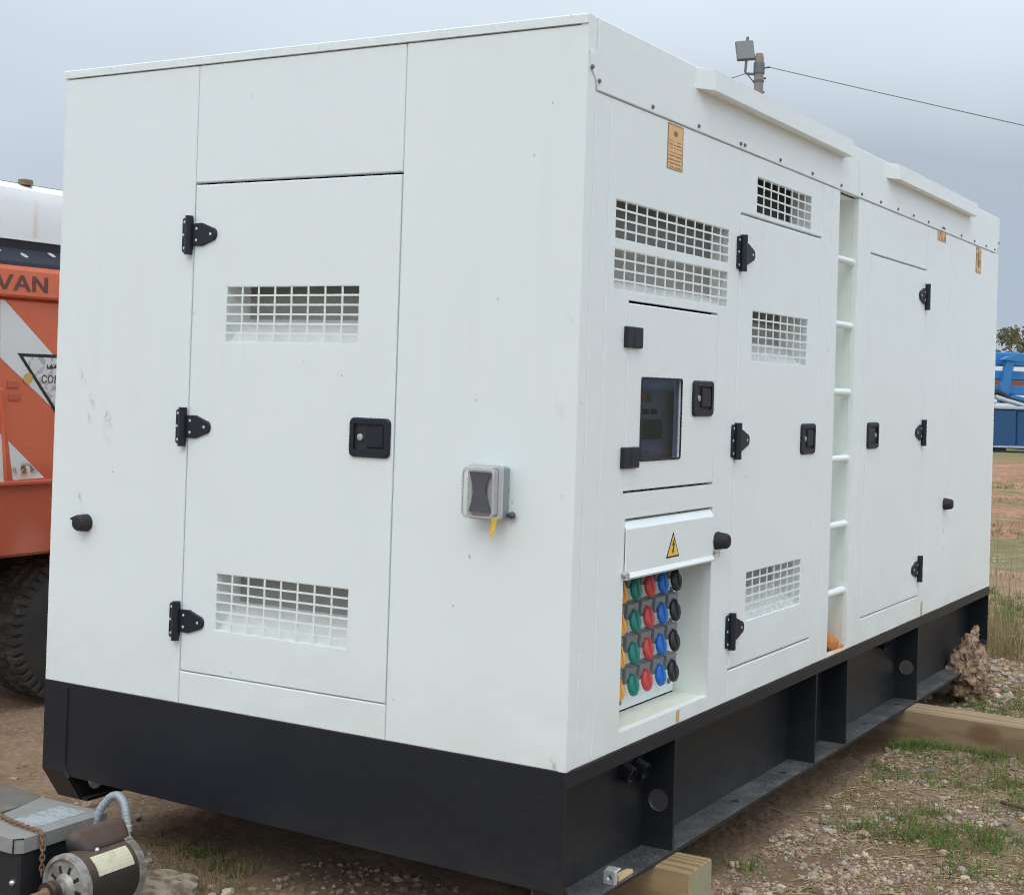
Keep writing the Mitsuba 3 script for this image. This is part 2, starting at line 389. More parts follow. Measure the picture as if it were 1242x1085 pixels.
def tube(path, r, n=10, rad=None):
    path = np.asarray(path, float)
    t = np.gradient(path, axis=0)
    t /= np.linalg.norm(t, axis=1, keepdims=True)
    up = np.array([0, 0, 1.0]) if abs(t[0, 2]) < 0.9 else np.array([1.0, 0, 0])
    v = []
    a = np.arange(n) * 2 * np.pi / n
    x = np.cross(t[0], up)
    for i in range(len(path)):
        x = x - t[i] * (x @ t[i])
        x /= np.linalg.norm(x)
        y = np.cross(t[i], x)
        rr = r if rad is None else rad[i]
        v.append(path[i] + rr * (np.cos(a)[:, None] * x + np.sin(a)[:, None] * y))
    v = np.vstack(v + [path[:1], path[-1:]])
    f = []
    L = len(path)
    for i in range(L - 1):
        for j in range(n):
            k = (j + 1) % n
            f += [[i * n + j, i * n + k, (i + 1) * n + k], [i * n + j, (i + 1) * n + k, (i + 1) * n + j]]
    for j in range(n):
        k = (j + 1) % n
        f += [[L * n, k, j], [L * n + 1, (L - 1) * n + j, (L - 1) * n + k]]
    return trimesh.Trimesh(v, f, process=False)


def rect(u0, u1, v0, v1, r=0.0, n=5):
    """off -> ring (counter-clockwise) of a rectangle inset by off, corners rounded by r"""
    def f(o=0.0):
        a, b, c, d = u0 + o, u1 - o, v0 + o, v1 - o
        if r == 0:
            return np.array([[a, c], [b, c], [b, d], [a, d]])
        q, out = max(r - o, 1e-4), []
        for (cx, cy), s in (((a + q, c + q), 180), ((b - q, c + q), 270), ((b - q, d - q), 0), ((a + q, d - q), 90)):
            for t in np.radians(np.linspace(s, s + 90, n)):
                out.append([cx + q * math.cos(t), cy + q * math.sin(t)])
        return np.array(out)
    return f


def poly(pts):
    """off -> ring of a convex counter-clockwise polygon inset by off"""
    P = np.asarray(pts, float)

    def f(o=0.0):
        if o == 0:
            return P
        out, n = [], len(P)
        for i in range(n):
            a, b, c = P[i - 1], P[i], P[(i + 1) % n]
            d1, d2 = (b - a) / np.linalg.norm(b - a), (c - b) / np.linalg.norm(c - b)
            n1, n2 = np.array([-d1[1], d1[0]]), np.array([-d2[1], d2[0]])
            m = n1 + n2
            out.append(b + m * o / max(1e-6, (1 + n1 @ n2)))
        return np.array(out)
    return f


def tri(ring, holes=()):
    return trimesh.creation.triangulate_polygon(sg.Polygon(ring, [h for h in holes]), engine='earcut')


def flat(vf, w, flip=False):
    v, f = vf
    m = trimesh.Trimesh(np.column_stack([v, np.full(len(v), w)]), f, process=False)
    n = np.cross(m.vertices[m.faces[:, 1]] - m.vertices[m.faces[:, 0]], m.vertices[m.faces[:, 2]] - m.vertices[m.faces[:, 0]])[:, 2].sum()
    if (n < 0) != flip:
        m.invert()
    return m


def strip(a, wa, b, wb):
    """wall between ring a at depth wa (nearer the viewer) and ring b at wb, facing outward for counter-clockwise rings"""
    n = len(a)
    v = np.vstack([np.column_stack([a, np.full(n, wa)]), np.column_stack([b, np.full(n, wb)])])
    f = []
    for i in range(n):
        j = (i + 1) % n
        f += [[i, n + i, n + j], [i, n + j, j]]
    return trimesh.Trimesh(v, f, process=False)


def plate(outer, w0, w1, bev=0.0, holes=(), back=True):
    """sheet with its front at w1 and its back at w0; holes are rings (counter-clockwise)"""
    hs = [h() if callable(h) else np.asarray(h) for h in holes]
    o0, o1 = outer(0.0), outer(bev)
    ms = [flat(tri(o1, hs), w1)]
    if bev:
        ms.append(strip(o1, w1, o0, w1 - bev))
    ms.append(strip(o0, w1 - bev, o0, w0))
    for h in hs:
        s = strip(h, w1, h, w0)
        s.invert()
        ms.append(s)
    if back:
        ms.append(flat(tri(o0, hs), w0, True))
    return cat(ms)


def grid_cells(u0, u1, v0, v1, nu, nv, bar):
    pu, pv = (u1 - u0 + bar) / nu, (v1 - v0 + bar) / nv
    return [rect(u0 + i * pu, u0 + (i + 1) * pu - bar, v0 + j * pv, v0 + (j + 1) * pv - bar)() for i in range(nu) for j in range(nv)]


def prism(profile, u0, u1):
    """profile points (v, w), extruded along u"""
    m = trimesh.creation.extrude_polygon(sg.Polygon(profile), u1 - u0, engine='earcut')
    v = m.vertices.copy()
    m.vertices = np.column_stack([u0 + v[:, 2], v[:, 0], v[:, 1]])     # (v, w, h) -> (u, v, w): cyclic, keeps the winding
    return m


# ------------------------------------------------------------------ ground
rng = np.random.default_rng(7)


def spaced(lo, hi, a, b, fine, far):
    """coordinates: fine steps between a and b, growing towards lo and hi"""
    mid = list(np.arange(a, b + 1e-9, fine))
    out, s, x = [], fine, b
    while x < hi:
        s *= 1.16
        x += s
        out.append(min(x, hi))
    inn, s, x = [], fine, a
    while x > lo:
        s *= 1.16
        x -= s
        inn.append(max(x, lo))
    return np.array(inn[::-1] + mid + out)


def height(x, y):
    x, y = np.asarray(x, float), np.asarray(y, float)
    p = np.stack([x, y, np.zeros_like(x)], -1)
    h = 0.035 * (meshkit.fbm(p * 1.1, 4, 1) - 0.5) + 0.016 * (meshkit.fbm(p * 7.0, 3, 2) - 0.5)
    far = np.clip((y - 7) / 6, 0, 1)
    h = h + far * 0.20 * (meshkit.fbm(p * np.array([0.25, 0.7, 1.0]), 3, 5) - 0.5)
    h = h + 0.09 * np.exp(-(((x + 0.02) / 0.22) ** 2 + ((y - 4.15) / 0.30) ** 2))
    h = h + 0.10 * np.exp(-(((x + 2.35) / 0.5) ** 2 + ((y - 0.15) / 0.2) ** 2)) * 0.35
    h = h + 0.030 * np.exp(-(((y - 2.54) / 0.12) ** 2)) * np.clip((x + 0.1) / 0.15, 0, 1) * np.clip((1.6 - x) / 0.3, 0, 1)
    under = np.exp(-((np.clip(np.abs(x + 0.85) - 0.75, 0, None) / 0.25) ** 2 + (np.clip(np.abs(y - 2) - 1.9, 0, None) / 0.25) ** 2))
    return h - 0.012 * under - 0.004


gx, gy = spaced(-700, 700, -3.2, 1.8, 0.028, 0), spaced(-60, 900, -0.9, 5.2, 0.028, 0)
X, Y = np.meshgrid(gx, gy)
V = np.column_stack([X.ravel(), Y.ravel(), height(X, Y).ravel()])
nx, ny = len(gx), len(gy)
I = (np.arange(ny - 1)[:, None] * nx + np.arange(nx - 1)).ravel()
F = np.vstack([np.column_stack([I, I + 1, I + nx + 1]), np.column_stack([I, I + nx + 1, I + nx])])
add('ground', trimesh.Trimesh(V, F, process=False), 'm_ground', smooth=True, label='bare brown dirt and gravel yard around the white generator', kind='structure')

# ------------------------------------------------------------------ the generator
G = thing('generator', 'large white containerised generator on a black skid, with black hinges and handles', 'generator')
P = 0.020          # sheet thickness
BV = 0.0022        # edge fold
gap = 0.0022
WT, LT, HT = 1.70, 3.972, 1.721


def grille(parent, frame, u0, u1, v0, v1, nu, nv, bar=0.0048, w=-0.0012):
    """thin punched sheet let into a panel's opening"""
    m = bar
    return add(parent + '__grille', plate(rect(u0 - 0.0004, u1 + 0.0004, v0 - 0.0004, v1 + 0.0004), w - 0.0025, w, 0.0, grid_cells(u0 + 0.002, u1 - 0.002, v0 + 0.002, v1 - 0.002, nu, nv, m)), 'm_white_plain', frame)


def opening(u0, u1, v0, v1):
    return rect(u0, u1, v0, v1)()


def louver(parent, frame, u0, u1, v0, v1, top, depth=0.10, slope=0.070, back='m_vent_shade'):
    """folded sheet tray behind a grille: sloping floor, back wall up to v = top greyed for shade, side walls, dark sheets above painting in shade"""
    a, b = u0 - 0.006, u1 + 0.006
    f0 = v0 - 0.006
    prof = [(f0, -0.006), (f0 + slope, -depth), (f0 + slope - 0.004, -depth), (f0 - 0.004, -0.006)]
    add(parent + '__back', bx(a, b, f0 + slope - 0.004, top, -depth - 0.004, -depth), 'm_tray_shade', frame)  # same sheet as the tray, its shade put into the colour
    m = prism(prof, a, b)
    sides = []
    for u in (a - 0.004, b):
        sides.append(prism([(f0 - 0.004, -P), (f0 + slope - 0.004, -depth - 0.004), (v1 + 0.03, -depth - 0.004), (v1 + 0.03, -P)], u, u + 0.004))
    add(parent + '__louver_tray', cat([m] + sides), 'm_tray', frame)
    add(parent + '__shade_lining', bx(a, b, top + 0.0002, v1 + 0.045, -depth - 0.004, -depth - 0.0008), back, frame)  # dark sheets added to stand for the shade behind the top rows
    add(parent + '__shade_lining', bx(a, b, v1 + 0.0305, v1 + 0.040, -depth - 0.0007, -P - 0.002), back, frame)


def wall(name, frame, outer, holes=(), bev=BV, label=None, w1=0.0, mat='m_white'):
    return add(G + '__' + name, plate(outer, w1 - P, w1, bev, holes), mat, frame, label=label)


# --- short end, facing the camera's left
wall('panel', END, rect(-1.70, -1.1885 - gap, 0, 1.6965), label='plain white end panel left of the end door, with scuffs and a black knob')
wall('panel', END, rect(-1.1885, -0.5095, 1.379 + 0.005, 1.6965))
wall('panel', END, rect(-1.1885, -0.5095, 0, 0.0855))
wall('panel', END, rect(-0.5095 + gap, 0, 0, 1.6965), label='plain white end panel right of the end door, carrying the socket box')
cap_prof = [(1.6995, -0.03), (1.6995, 0.0045), (1.719, 0.0045), (HT, 0.0025), (HT, -0.03)]
add(G + '__roof_trim', prism(cap_prof, -1.702, 0.0), 'm_white', END, label='white folded trim along the top of the end')

door_hole1 = (-1.067, -0.629, 0.961, 1.107)
door_hole2 = (-1.069, -0.632, 0.205, 0.356)
DOOR = add(G + '__door', plate(rect(-1.1885 + 0.0018, -0.5095 - 0.0022, 0.0885, 1.3775), -P, 0.0, BV, [opening(*door_hole1), opening(*door_hole2)]),
           'm_white', END, label='wide white end door with two grilles')
grille(DOOR, END, *door_hole1, 8, 6)
grille(DOOR, END, *door_hole2, 8, 6)
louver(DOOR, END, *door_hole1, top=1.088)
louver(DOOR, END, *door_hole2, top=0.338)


def hinge(frame, u, v, side=1):
    """side = 1: the strap points to +u"""
    s = side
    def uu(a, b):
        return (u + s * a, u + s * b) if s > 0 else (u + s * b, u + s * a)
    leaf = plate(rect(*uu(-0.040, -0.004), v - 0.047, v + 0.045, 0.007), 0.0, 0.006, 0.0015)
    strap_pts = [(-0.004, -0.029), (0.030, -0.0305), (0.066, -0.0175)] + [(0.066 + 0.0155 * math.cos(t), 0.0175 * math.sin(t)) for t in np.linspace(-1.2, 1.2, 7)] + [(0.066, 0.0175), (0.030, 0.0305), (-0.004, 0.029)]
    strap_pts = [(u + s * a, v + b) for a, b in strap_pts]
    if s < 0:
        strap_pts = strap_pts[::-1]
    strap = plate(poly(strap_pts), 0.0, 0.0075, 0.0015)
    pin = cyl((u - s * 0.011, v - 0.053, 0.010), (u - s * 0.011, v + 0.050, 0.010), 0.0105, n=16)
    k = add(G + '__hinge', cat([leaf, strap, pin]), 'm_plastic', frame)
    for a, b in ((-0.0315, 0.034), (-0.035, 0.0), (-0.0315, -0.036), (0.013, 0.0155), (0.013, -0.0155), (0.063, 0.0)):
        h = 0.006 if a < 0 else 0.0075
        add(k + '__screw', lathe((u + s * a, v + b, h - 0.0005), (0, 0, 1), [(0, 0), (0, 0.0042), (0.0012, 0.0036), (0.0020, 0.0)], 10), 'm_bright', frame, smooth=40)


for v in (1.245, 0.735, 0.220):
    hinge(END, -1.187, v)
for v in (1.265, 0.735, 0.200):
    hinge(SIDE, 0.921, v)
for v in (1.272, 0.735, 0.198):
    hinge(SIDE, 2.764, v, -1)


def handle(frame, u0, u1, v0, v1, label, lock_right=False):
    k = add(G + '__handle', plate(rect(u0, u1, v0, v1, 0.014), 0.0, 0.0085, 0.003, [rect(u0 + 0.015, u1 - 0.015, v0 + 0.017, v1 - 0.015, 0.004)]), 'm_plastic', frame, smooth=20, label=label)
    add(k + '__recess', bx(u0 + 0.012, u1 - 0.012, v0 + 0.014, v1 - 0.012, 0.0005, 0.0022), 'm_plastic_soft', frame)
    a, b = (u0 + 0.052, u1 - 0.019) if not lock_right else (u0 + 0.019, u1 - 0.052)
    add(k + '__paddle', plate(rect(a, b, v0 + 0.024, v1 - 0.019, 0.004), 0.001, 0.0070, 0.002), 'm_plastic', frame, smooth=20)
    c = u0 + 0.034 if not lock_right else u1 - 0.034
    add(k + '__lock', cat([lathe((c, (v0 + v1) / 2, 0.002), (0, 0, 1), [(0, 0), (0, 0.0085), (0.005, 0.0085), (0.0056, 0.007), (0.0056, 0.0)], 18),
                          bx(c - 0.0008, c + 0.0008, (v0 + v1) / 2 - 0.004, (v0 + v1) / 2 + 0.004, 0.0076, 0.0081)]), 'm_steel', frame, smooth=30)


handle(END, -0.642, -0.5185, 0.683, 0.780, 'black square paddle handle with a lock on the end door')


def knob(frame, u, v, flap=False, label=None):
    m = lathe((u, v, 0), (0, 0, 1), [(0, 0), (0, 0.024), (0.004, 0.0245), (0.030, 0.021), (0.036, 0.017), (0.038, 0.0)], 22)
    if flap:
        m = cat([m, hull([(u - 0.046, v + 0.012, 0.014), (u - 0.046, v + 0.010, 0.020), (u - 0.005, v + 0.023, 0.012), (u - 0.005, v + 0.023, 0.030), (u - 0.012, v + 0.002, 0.012), (u - 0.012, v + 0.002, 0.030)])])
    add(G + '__knob', m, 'm_rubber', frame, smooth=35, label=label)


knob(END, -1.556, 0.452, True, 'small black rubber knob on the left end panel')

# outlet box on the right end panel
OB = G + '__outlet_box'
add(OB, rbx(-0.258, -0.172, 0.563, 0.682, 0.0, 0.036, 0.004), 'm_greybox', END, exact=True, label='grey weatherproof outlet box with a clear bubble cover')
add(OB + '__device', plate(rect(-0.251, -0.179, 0.570, 0.676, 0.006), 0.0361, 0.046, 0.003), 'm_midgrey', END)
hg = [(-0.249, 0.577), (-0.189, 0.577), (-0.199, 0.605), (-0.206, 0.628), (-0.199, 0.652), (-0.190, 0.669), (-0.249, 0.669), (-0.241, 0.645), (-0.238, 0.622), (-0.241, 0.600)]
hm_ = trimesh.creation.extrude_polygon(sg.Polygon(hg), 0.006, engine='earcut')
hm_.apply_translation((0, 0, 0.050))
add(OB + '__insert', cat([hm_, bx(-0.236, -0.204, 0.60, 0.65, 0.046, 0.0505)]), 'm_greydev', END)
add(OB + '__frame', plate(rect(-0.264, -0.167, 0.559, 0.687, 0.012), 0.0363, 0.041, 0.0015, [rect(-0.2525, -0.1775, 0.5685, 0.6775, 0.006)]), 'm_clearrim', END)
co, cb = rect(-0.262, -0.169, 0.561, 0.685, 0.012), rect(-0.259, -0.171, 0.565, 0.681, 0.014)
add(OB + '__cover', cat([strip(cb(0.0), 0.070, co(0.0), 0.041), strip(cb(0.006), 0.076, cb(0.0), 0.070), flat(tri(cb(0.006)), 0.076)]), 'm_clear', END, smooth=40)
add(OB + '__cover_rim', plate(rect(-0.2592, -0.1708, 0.5648, 0.6812, 0.014), 0.0690, 0.0718, 0.0010, [rect(-0.2550, -0.1750, 0.5695, 0.6755, 0.012)]), 'm_clearrim', END)
add(OB + '__latch', cat([cyl((-0.172, 0.570, 0.008), (-0.158, 0.570, 0.010), 0.005), trimesh.creation.icosphere(2, 0.0085).apply_translation((-0.157, 0.571, 0.011))]), 'm_greydev', END, smooth=40)
add(OB + '__tag', hull([(-0.192, 0.565, 0.045), (-0.175, 0.565, 0.045), (-0.190, 0.565, 0.048), (-0.177, 0.565, 0.048), (-0.186, 0.515, 0.052), (-0.190, 0.53, 0.052), (-0.178, 0.53, 0.055), (-0.184, 0.515, 0.054)]), 'm_yellow', END,
    label='yellow tag hanging below the outlet box')

# --- long side
S = SIDE
wall('corner_post', S, rect(0.0, 0.041, 0, HT), label='white corner post between the end and the long side')
wall('side_panel', S, rect(0.041 + gap, 0.1175, 0, 1.552))
bigA, bigB = (0.158, 0.829, 1.226, 1.321), (0.158, 0.829, 1.105, 1.204)
ctl = (0.239, 0.764, 0.624, 1.0785)
rec = (0.254, 0.771, 0.040, 0.4135)
flapz = 0.553
side_main = plate(rect(0.1175 + gap, 0.9060, 0, 1.552), -P, 0.0, BV,
                  [opening(*bigA), opening(*bigB), rect(ctl[0] - 0.0015, ctl[1] + 0.0015, ctl[2] - 0.006, ctl[3] + 0.007)(), rect(rec[0] - 0.001, rec[1] + 0.001, rec[2], flapz + 0.004)()])
SP = add(G + '__side_panel', side_main, 'm_white', S, label='white side panel with the wide double grille, control door and socket recess')
grille(SP, S, *bigA, 12, 4)
grille(SP, S, *bigB, 12, 4)
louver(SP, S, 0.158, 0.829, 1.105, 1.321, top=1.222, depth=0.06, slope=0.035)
add(G + '__control_door', plate(rect(*ctl), -P, 0.0008, BV, [rect(0.318, 0.547, 0.697, 0.899, 0.005)]), 'm_white', S, label='small white control door with a dark window')
CD = G + '__control_door'
add(CD + '__window_frame', plate(rect(0.3150, 0.5490, 0.6935, 0.9020, 0.008), 0.0012, 0.0042, 0.0012, [rect(0.3205, 0.5435, 0.699, 0.8965, 0.004)]), 'm_gasket', S)
add(CD + '__window_pane', bx(0.320, 0.544, 0.699, 0.896, -0.0050, -0.0045), 'm_tint', S)
cpanel = cat([bx(0.30, 0.60, 0.665, 0.93, -0.050, -0.045), bx(0.300, 0.304, 0.665, 0.93, -0.045, -0.021), bx(0.596, 0.60, 0.665, 0.93, -0.045, -0.021),
              bx(0.304, 0.596, 0.926, 0.93, -0.045, -0.021), bx(0.304, 0.596, 0.665, 0.669, -0.045, -0.021)])
add(G + '__control_panel', cpanel, 'm_panelgrey', S)
CP = G + '__control_panel'
add(CP + '__red_button', rbx(0.386, 0.412, 0.842, 0.864, -0.045, -0.030, 0.003), 'm_redbutton', S)
add(CP + '__green_button', rbx(0.430, 0.454, 0.842, 0.862, -0.045, -0.030, 0.003), 'm_greenbutton', S)
add(CP + '__display', rbx(0.385, 0.455, 0.712, 0.735, -0.045, -0.038, 0.002), 'm_screen', S)
for u in (0.395, 0.425, 0.47):
    add(CP + '__switch', cyl((u, 0.815, -0.045), (u, 0.815, -0.032), 0.007, n=14), 'm_gasket', S)
add(CP + '__module', rbx(0.372, 0.520, 0.745, 0.795, -0.045, -0.038, 0.003), 'm_gasket', S)
add(CP + '__reflection_strip', bx(0.560, 0.592, 0.675, 0.92, -0.0449, -0.041), 'm_screen', S)  # bluish strip added as the reflection on the right of the window
for v in (0.996, 0.705):
    k = add(G + '__square_hinge', cat([plate(rect(0.218, 0.2535, v - 0.0255, v + 0.0255, 0.004), 0.0, 0.011, 0.002), plate(rect(0.2545, 0.301, v - 0.0255, v + 0.0255, 0.004), 0.0012, 0.011, 0.002)]), 'm_plastic', S)
handle(S, 0.613, 0.741, 0.804, 0.899, 'black paddle handle on the control door')

# flap over the sockets
fl = [(0.5485, -0.012), (0.5500, -0.006), (0.5310, 0.0050), (0.4250, 0.0050), (0.4140, 0.0110), (0.4090, 0.0080), (0.4075, -0.006), (0.4110, -0.006), (0.4135, 0.0050), (0.4240, 0.0020), (0.5295, 0.0020), (0.5465, -0.008), (0.5445, -0.012)]
add(G + '__flap', cat([prism(fl, 0.2545, 0.7695)]), 'm_white', S, label='white hinged flap with a warning triangle above the sockets')
ty, tz0, tz1, th = 0.515, 0.442, 0.507, 0.0385
add(G + '__flap__warning_border', plate(poly([(ty - th, tz0), (ty + th, tz0), (ty, tz1)]), 0.0051, 0.0059), 'm_signblack', S)
add(G + '__flap__warning_sign', plate(poly([(ty - th + 0.0075, tz0 + 0.0042), (ty + th - 0.0075, tz0 + 0.0042), (ty, tz1 - 0.0085)]), 0.0055, 0.0067), 'm_signyellow', S,
    label='yellow triangular sign with a black lightning bolt')
bolt = sg.Polygon([(0.004, 0.0255), (-0.0075, 0.006), (0.0005, 0.008), (-0.004, -0.006), (-0.0068, -0.0045), (-0.0035, -0.015), (0.0045, -0.0065), (0.0010, -0.0065), (0.0080, 0.0125), (0.0005, 0.0105), (0.0075, 0.0255)])
bm = trimesh.creation.extrude_polygon(bolt.buffer(0), 0.0008, engine='earcut')
bm.apply_translation((ty, tz0 + 0.024, 0.0066))
add(G + '__flap__bolt_symbol', bm, 'm_signblack', S)
for u, v in ((0.2485, 0.424), (0.785, 0.434)):
    add(G + '__wing_nut', cat([lathe((u, v, 0.0), (0, 0, 1), [(0, 0), (0, 0.009), (0.003, 0.009), (0.004, 0.006), (0.014, 0.006), (0.015, 0)], 14), rbx(u - 0.004, u + 0.004, v - 0.014, v + 0.004, 0.012, 0.018, 0.001)]), 'm_steel', S, smooth=35)
knob(S, 0.805, 0.462, label='black rubber knob beside the warning flap')

# socket recess
D = 0.105
rm = [bx(rec[0] - 0.004, rec[0] - 0.0005, rec[2] - 0.004, 0.56, -D, -P), bx(rec[1] + 0.0005, rec[1] + 0.004, rec[2] - 0.004, 0.56, -D, -P),
      bx(rec[0] - 0.0005, rec[1] + 0.0005, rec[2] - 0.004, rec[2], -D, -P), bx(rec[0] - 0.0005, rec[1] + 0.0005, 0.556, 0.56, -D, -P)]
add(G + '__socket_recess', cat(rm), 'm_recess', S)
add(G + '__socket_panel', plate(rect(rec[0], rec[1] - 0.004, rec[2] + 0.004, 0.555), -D - 0.006, -D + 0.003, 0.0015), 'm_white_plain', S, label='white panel with four rows of coloured socket lids')
SK = G + '__socket_panel'
cols = [('orange', 0.372), ('green', 0.450), ('red', 0.529), ('blue', 0.608), ('black', 0.687)]
house = hull([(-0.033, 0.033, 0), (0.033, 0.033, 0), (-0.033, -0.012, 0), (0.033, -0.012, 0), (-0.030, 0.031, 0.032), (0.030, 0.031, 0.032), (-0.028, -0.008, 0.028), (0.028, -0.008, 0.028)])


def lid_mesh(black):
    r = 0.0265 if not black else 0.0285
    t = np.linspace(0, 2 * np.pi, 26, endpoint=False)
    ring = np.column_stack([r * np.cos(t), r * np.sin(t) - 0.004])
    up = np.clip(ring[:, 1], 0, None)
    ring[:, 0] *= 1 - up / r * (0.30 if not black else 0.20)
    ring[:, 1] += up * (0.12 if not black else 0.05)
    pts = [(*q, 0.0) for q in ring] + [(q[0] * 0.97, q[1] * 0.97, 0.006) for q in ring] + [(q[0] * 0.74, q[1] * 0.76, 0.0105) for q in ring]
    m = hull(pts)
    rib = hull([(-0.005, 0.029, 0.004), (0.005, 0.029, 0.004), (-0.004, -0.025, 0.009), (0.004, -0.025, 0.009), (-0.003, 0.022, 0.0145), (0.003, 0.022, 0.0145), (-0.002, -0.016, 0.0140), (0.002, -0.016, 0.0140)])
    m = cat([m, rib])
    m.apply_transform(trimesh.transformations.rotation_matrix(math.radians(-12), (1, 0, 0)))   # hangs from the top edge, lower edge tipped out
    return m


lid, lidb = lid_mesh(False), lid_mesh(True)
for row, v in enumerate((0.366, 0.285, 0.203, 0.122)):
    for c, u in cols:
        hm = house.copy()
        hm.apply_translation((u, v + 0.006, -D + 0.003))
        add(SK + '__socket_housing', hm, 'm_housing', S)
        lm = (lidb if c == 'black' else lid).copy()
        lm.apply_translation((u + 0.001 * math.sin(row * 3 + u * 40), v - 0.005, -D + 0.037))
        add(SK + '__socket_lid', lm, 'm_lid_' + c, S, smooth=25, label=(f'{c} socket lid' if row == 0 else None))
for u, v in ((0.735, 0.325), (0.735, 0.075), (0.445, 0.066), (0.735, 0.24)):
    add(SK + '__screw', lathe((u, v, -D + 0.003), (0, 0, 1), [(0, 0), (0, 0.008), (0.003, 0.008), (0.006, 0.005), (0.006, 0)], 12), 'm_bolt', S, smooth=35)

# door with three grilles
gt, gm, gb = (1.020, 1.470, 1.390, 1.497), (1.009, 1.464, 0.960, 1.108), (1.020, 1.466, 0.211, 0.354)
wall('side_panel', S, rect(0.9060 + gap, 1.5665, 1.374 + 0.005, 1.552), [opening(*gt)], label='white side panel with a small grille above the side door')
grille(G + '__side_panel_002', S, *gt, 8, 4)
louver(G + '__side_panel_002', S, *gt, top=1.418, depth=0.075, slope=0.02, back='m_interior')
wall('side_panel', S, rect(0.9060 + gap, 1.5665, 0, 0.0865))
SD = add(G + '__side_door', plate(rect(0.9065 + gap, 1.5655, 0.0925, 1.3725), -P, 0.0008, BV, [opening(*gm), opening(*gb)]), 'm_white', S, label='white side door with two grilles beside the ladder recess')
grille(SD, S, *gm, 8, 6)
grille(SD, S, *gb, 8, 6)
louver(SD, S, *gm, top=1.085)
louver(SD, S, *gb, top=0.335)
handle(S, 1.425, 1.548, 0.682, 0.779, 'black paddle handle on the side door with grilles')
wall('side_panel', S, rect(1.5665 + gap, 1.660, 0, 1.552))
wall('side_panel', S, rect(1.660 + gap, 1.736, 0, 1.552))
# ladder recess
LD = 0.14
lr = [bx(1.730, 1.7345, 0.0, 1.55, -LD, -P - 0.0005), bx(1.9345, 1.939, 0.0, 1.55, -LD, -P - 0.0005), bx(1.7345, 1.9345, 0.0, 1.55, -LD - 0.004, -LD), bx(1.7345, 1.9345, 0.0, 0.006, -LD, -0.002), bx(1.7345, 1.9345, 1.546, 1.55, -LD, -P)]
add(G + '__ladder_recess', cat(lr), 'm_recess', S, label='tall narrow ladder recess with rust stain at its foot')
for v in (1.331, 1.110, 0.882, 0.655, 0.430, 0.202):
    add(G + '__ladder_rung', cyl((1.7345, v, -0.022), (1.9345, v, -0.022), 0.0125, n=18), 'm_white_plain', S, smooth=40)
wall('side_panel', S, rect(1.9345, 1.990, 0, 1.552))
wall('side_panel', S, rect(1.990 + gap, 2.0755, 0, 1.552))
wall('side_panel', S, rect(2.0755 + gap, 2.7895, 1.3775 + 0.002, 1.552))
wall('side_panel', S, rect(2.0755 + gap, 2.7895, 0, 0.0855))
wall('plain_door', S, rect(2.0765 + gap, 2.7885, 0.0905, 1.3735), w1=0.0008, label='plain white side door right of the ladder recess')
handle(S, 2.0835, 2.206, 0.685, 0.779, 'black paddle handle on the plain side door', True)
wall('side_panel', S, rect(2.7895 + gap, 3.127, 0, 1.552))
wall('side_panel', S, rect(3.127 + gap, 3.195, 0, 1.552))
wall('side_panel', S, rect(3.195 + gap, LT, 0, 1.552))
knob(S, 3.140, 0.432, label='black rubber knob on the far side panel')

# roof skirt, seams and bolts
sk1 = poly([(0.0425, 1.5585), (0.0425 + 0.0001, 1.5580), (1.9165, 1.5580), (1.9165, HT), (0.0425, HT)])
skA = plate(poly([(0.049, 1.5545), (1.9150, 1.5545), (1.9150, HT), (0.0425, HT), (0.0425, 1.572)]), -P, 0.003, 0.002)
add(G + '__roof_skirt', skA, 'm_white', S, label='white roof skirt over the doors with grilles')
add(G + '__roof_skirt_corner', plate(poly([(0.0425, 1.572), (0.0425, 1.64), (0.004, 1.64), (0.012, 1.600)]), 0.0005, 0.003, 0.001), 'm_white', S)
add(G + '__roof_skirt', plate(poly([(1.9210, 1.5545), (3.918, 1.5545), (LT - 0.006, 1.600), (LT - 0.006, HT), (1.9210, HT)]), -P, 0.003, 0.002), 'm_white', S, label='white roof skirt over the plain door')
add(G + '__roof_skirt', plate(rect(0.0, 3.96, 1.58, 1.69), 0.0, 0.004, 0.001), 'm_white', np.array([[0, 0, -1, -1.70], [-1, 0, 0, 3.965], [0, 1, 0, HB], [0, 0, 0, 1.0]]))
for q in ((0.016, 1.602), (0.050, 1.576), (0.326, 1.568), (0.598, 1.568), (0.880, 1.568), (0.909, 1.568), (1.181, 1.568), (1.456, 1.568), (1.731, 1.568), (1.946, 1.568), (2.159, 1.568), (2.368, 1.568),
          (2.571, 1.568), (2.775, 1.568), (2.986, 1.568), (3.010, 1.568), (3.281, 1.568), (3.506, 1.568), (3.715, 1.568), (3.880, 1.568), (3.955, 1.606)):
    add(G + '__roof_screw', lathe((*q, 0.0025), (0, 0, 1), [(0, 0), (0, 0.0062), (0.0012, 0.0062), (0.002, 0.0046), (0.0048, 0.0042), (0.005, 0)], 12), 'm_bolt', S, smooth=35)


def deflector(u0, u1, label):
    d, z0, z1 = 0.040, 1.664, 1.7165
    outl = [(u0, 0.003), (u0 + 0.045, d), (u1 - 0.012, d), (u1, 0.003)]
    v = np.array([(a, z0, w) for a, w in outl] + [(a, z1, w) for a, w in outl])
    add(G + '__rain_deflector', hull(np.vstack([v, [(a, z1 + 0.003, w * 0.55) for a, w in outl]])), 'm_white', S, label=label)


deflector(0.572, 1.752, 'nearer white rain deflector along the roof edge')
deflector(2.222, 3.420, 'farther white rain deflector along the roof edge')
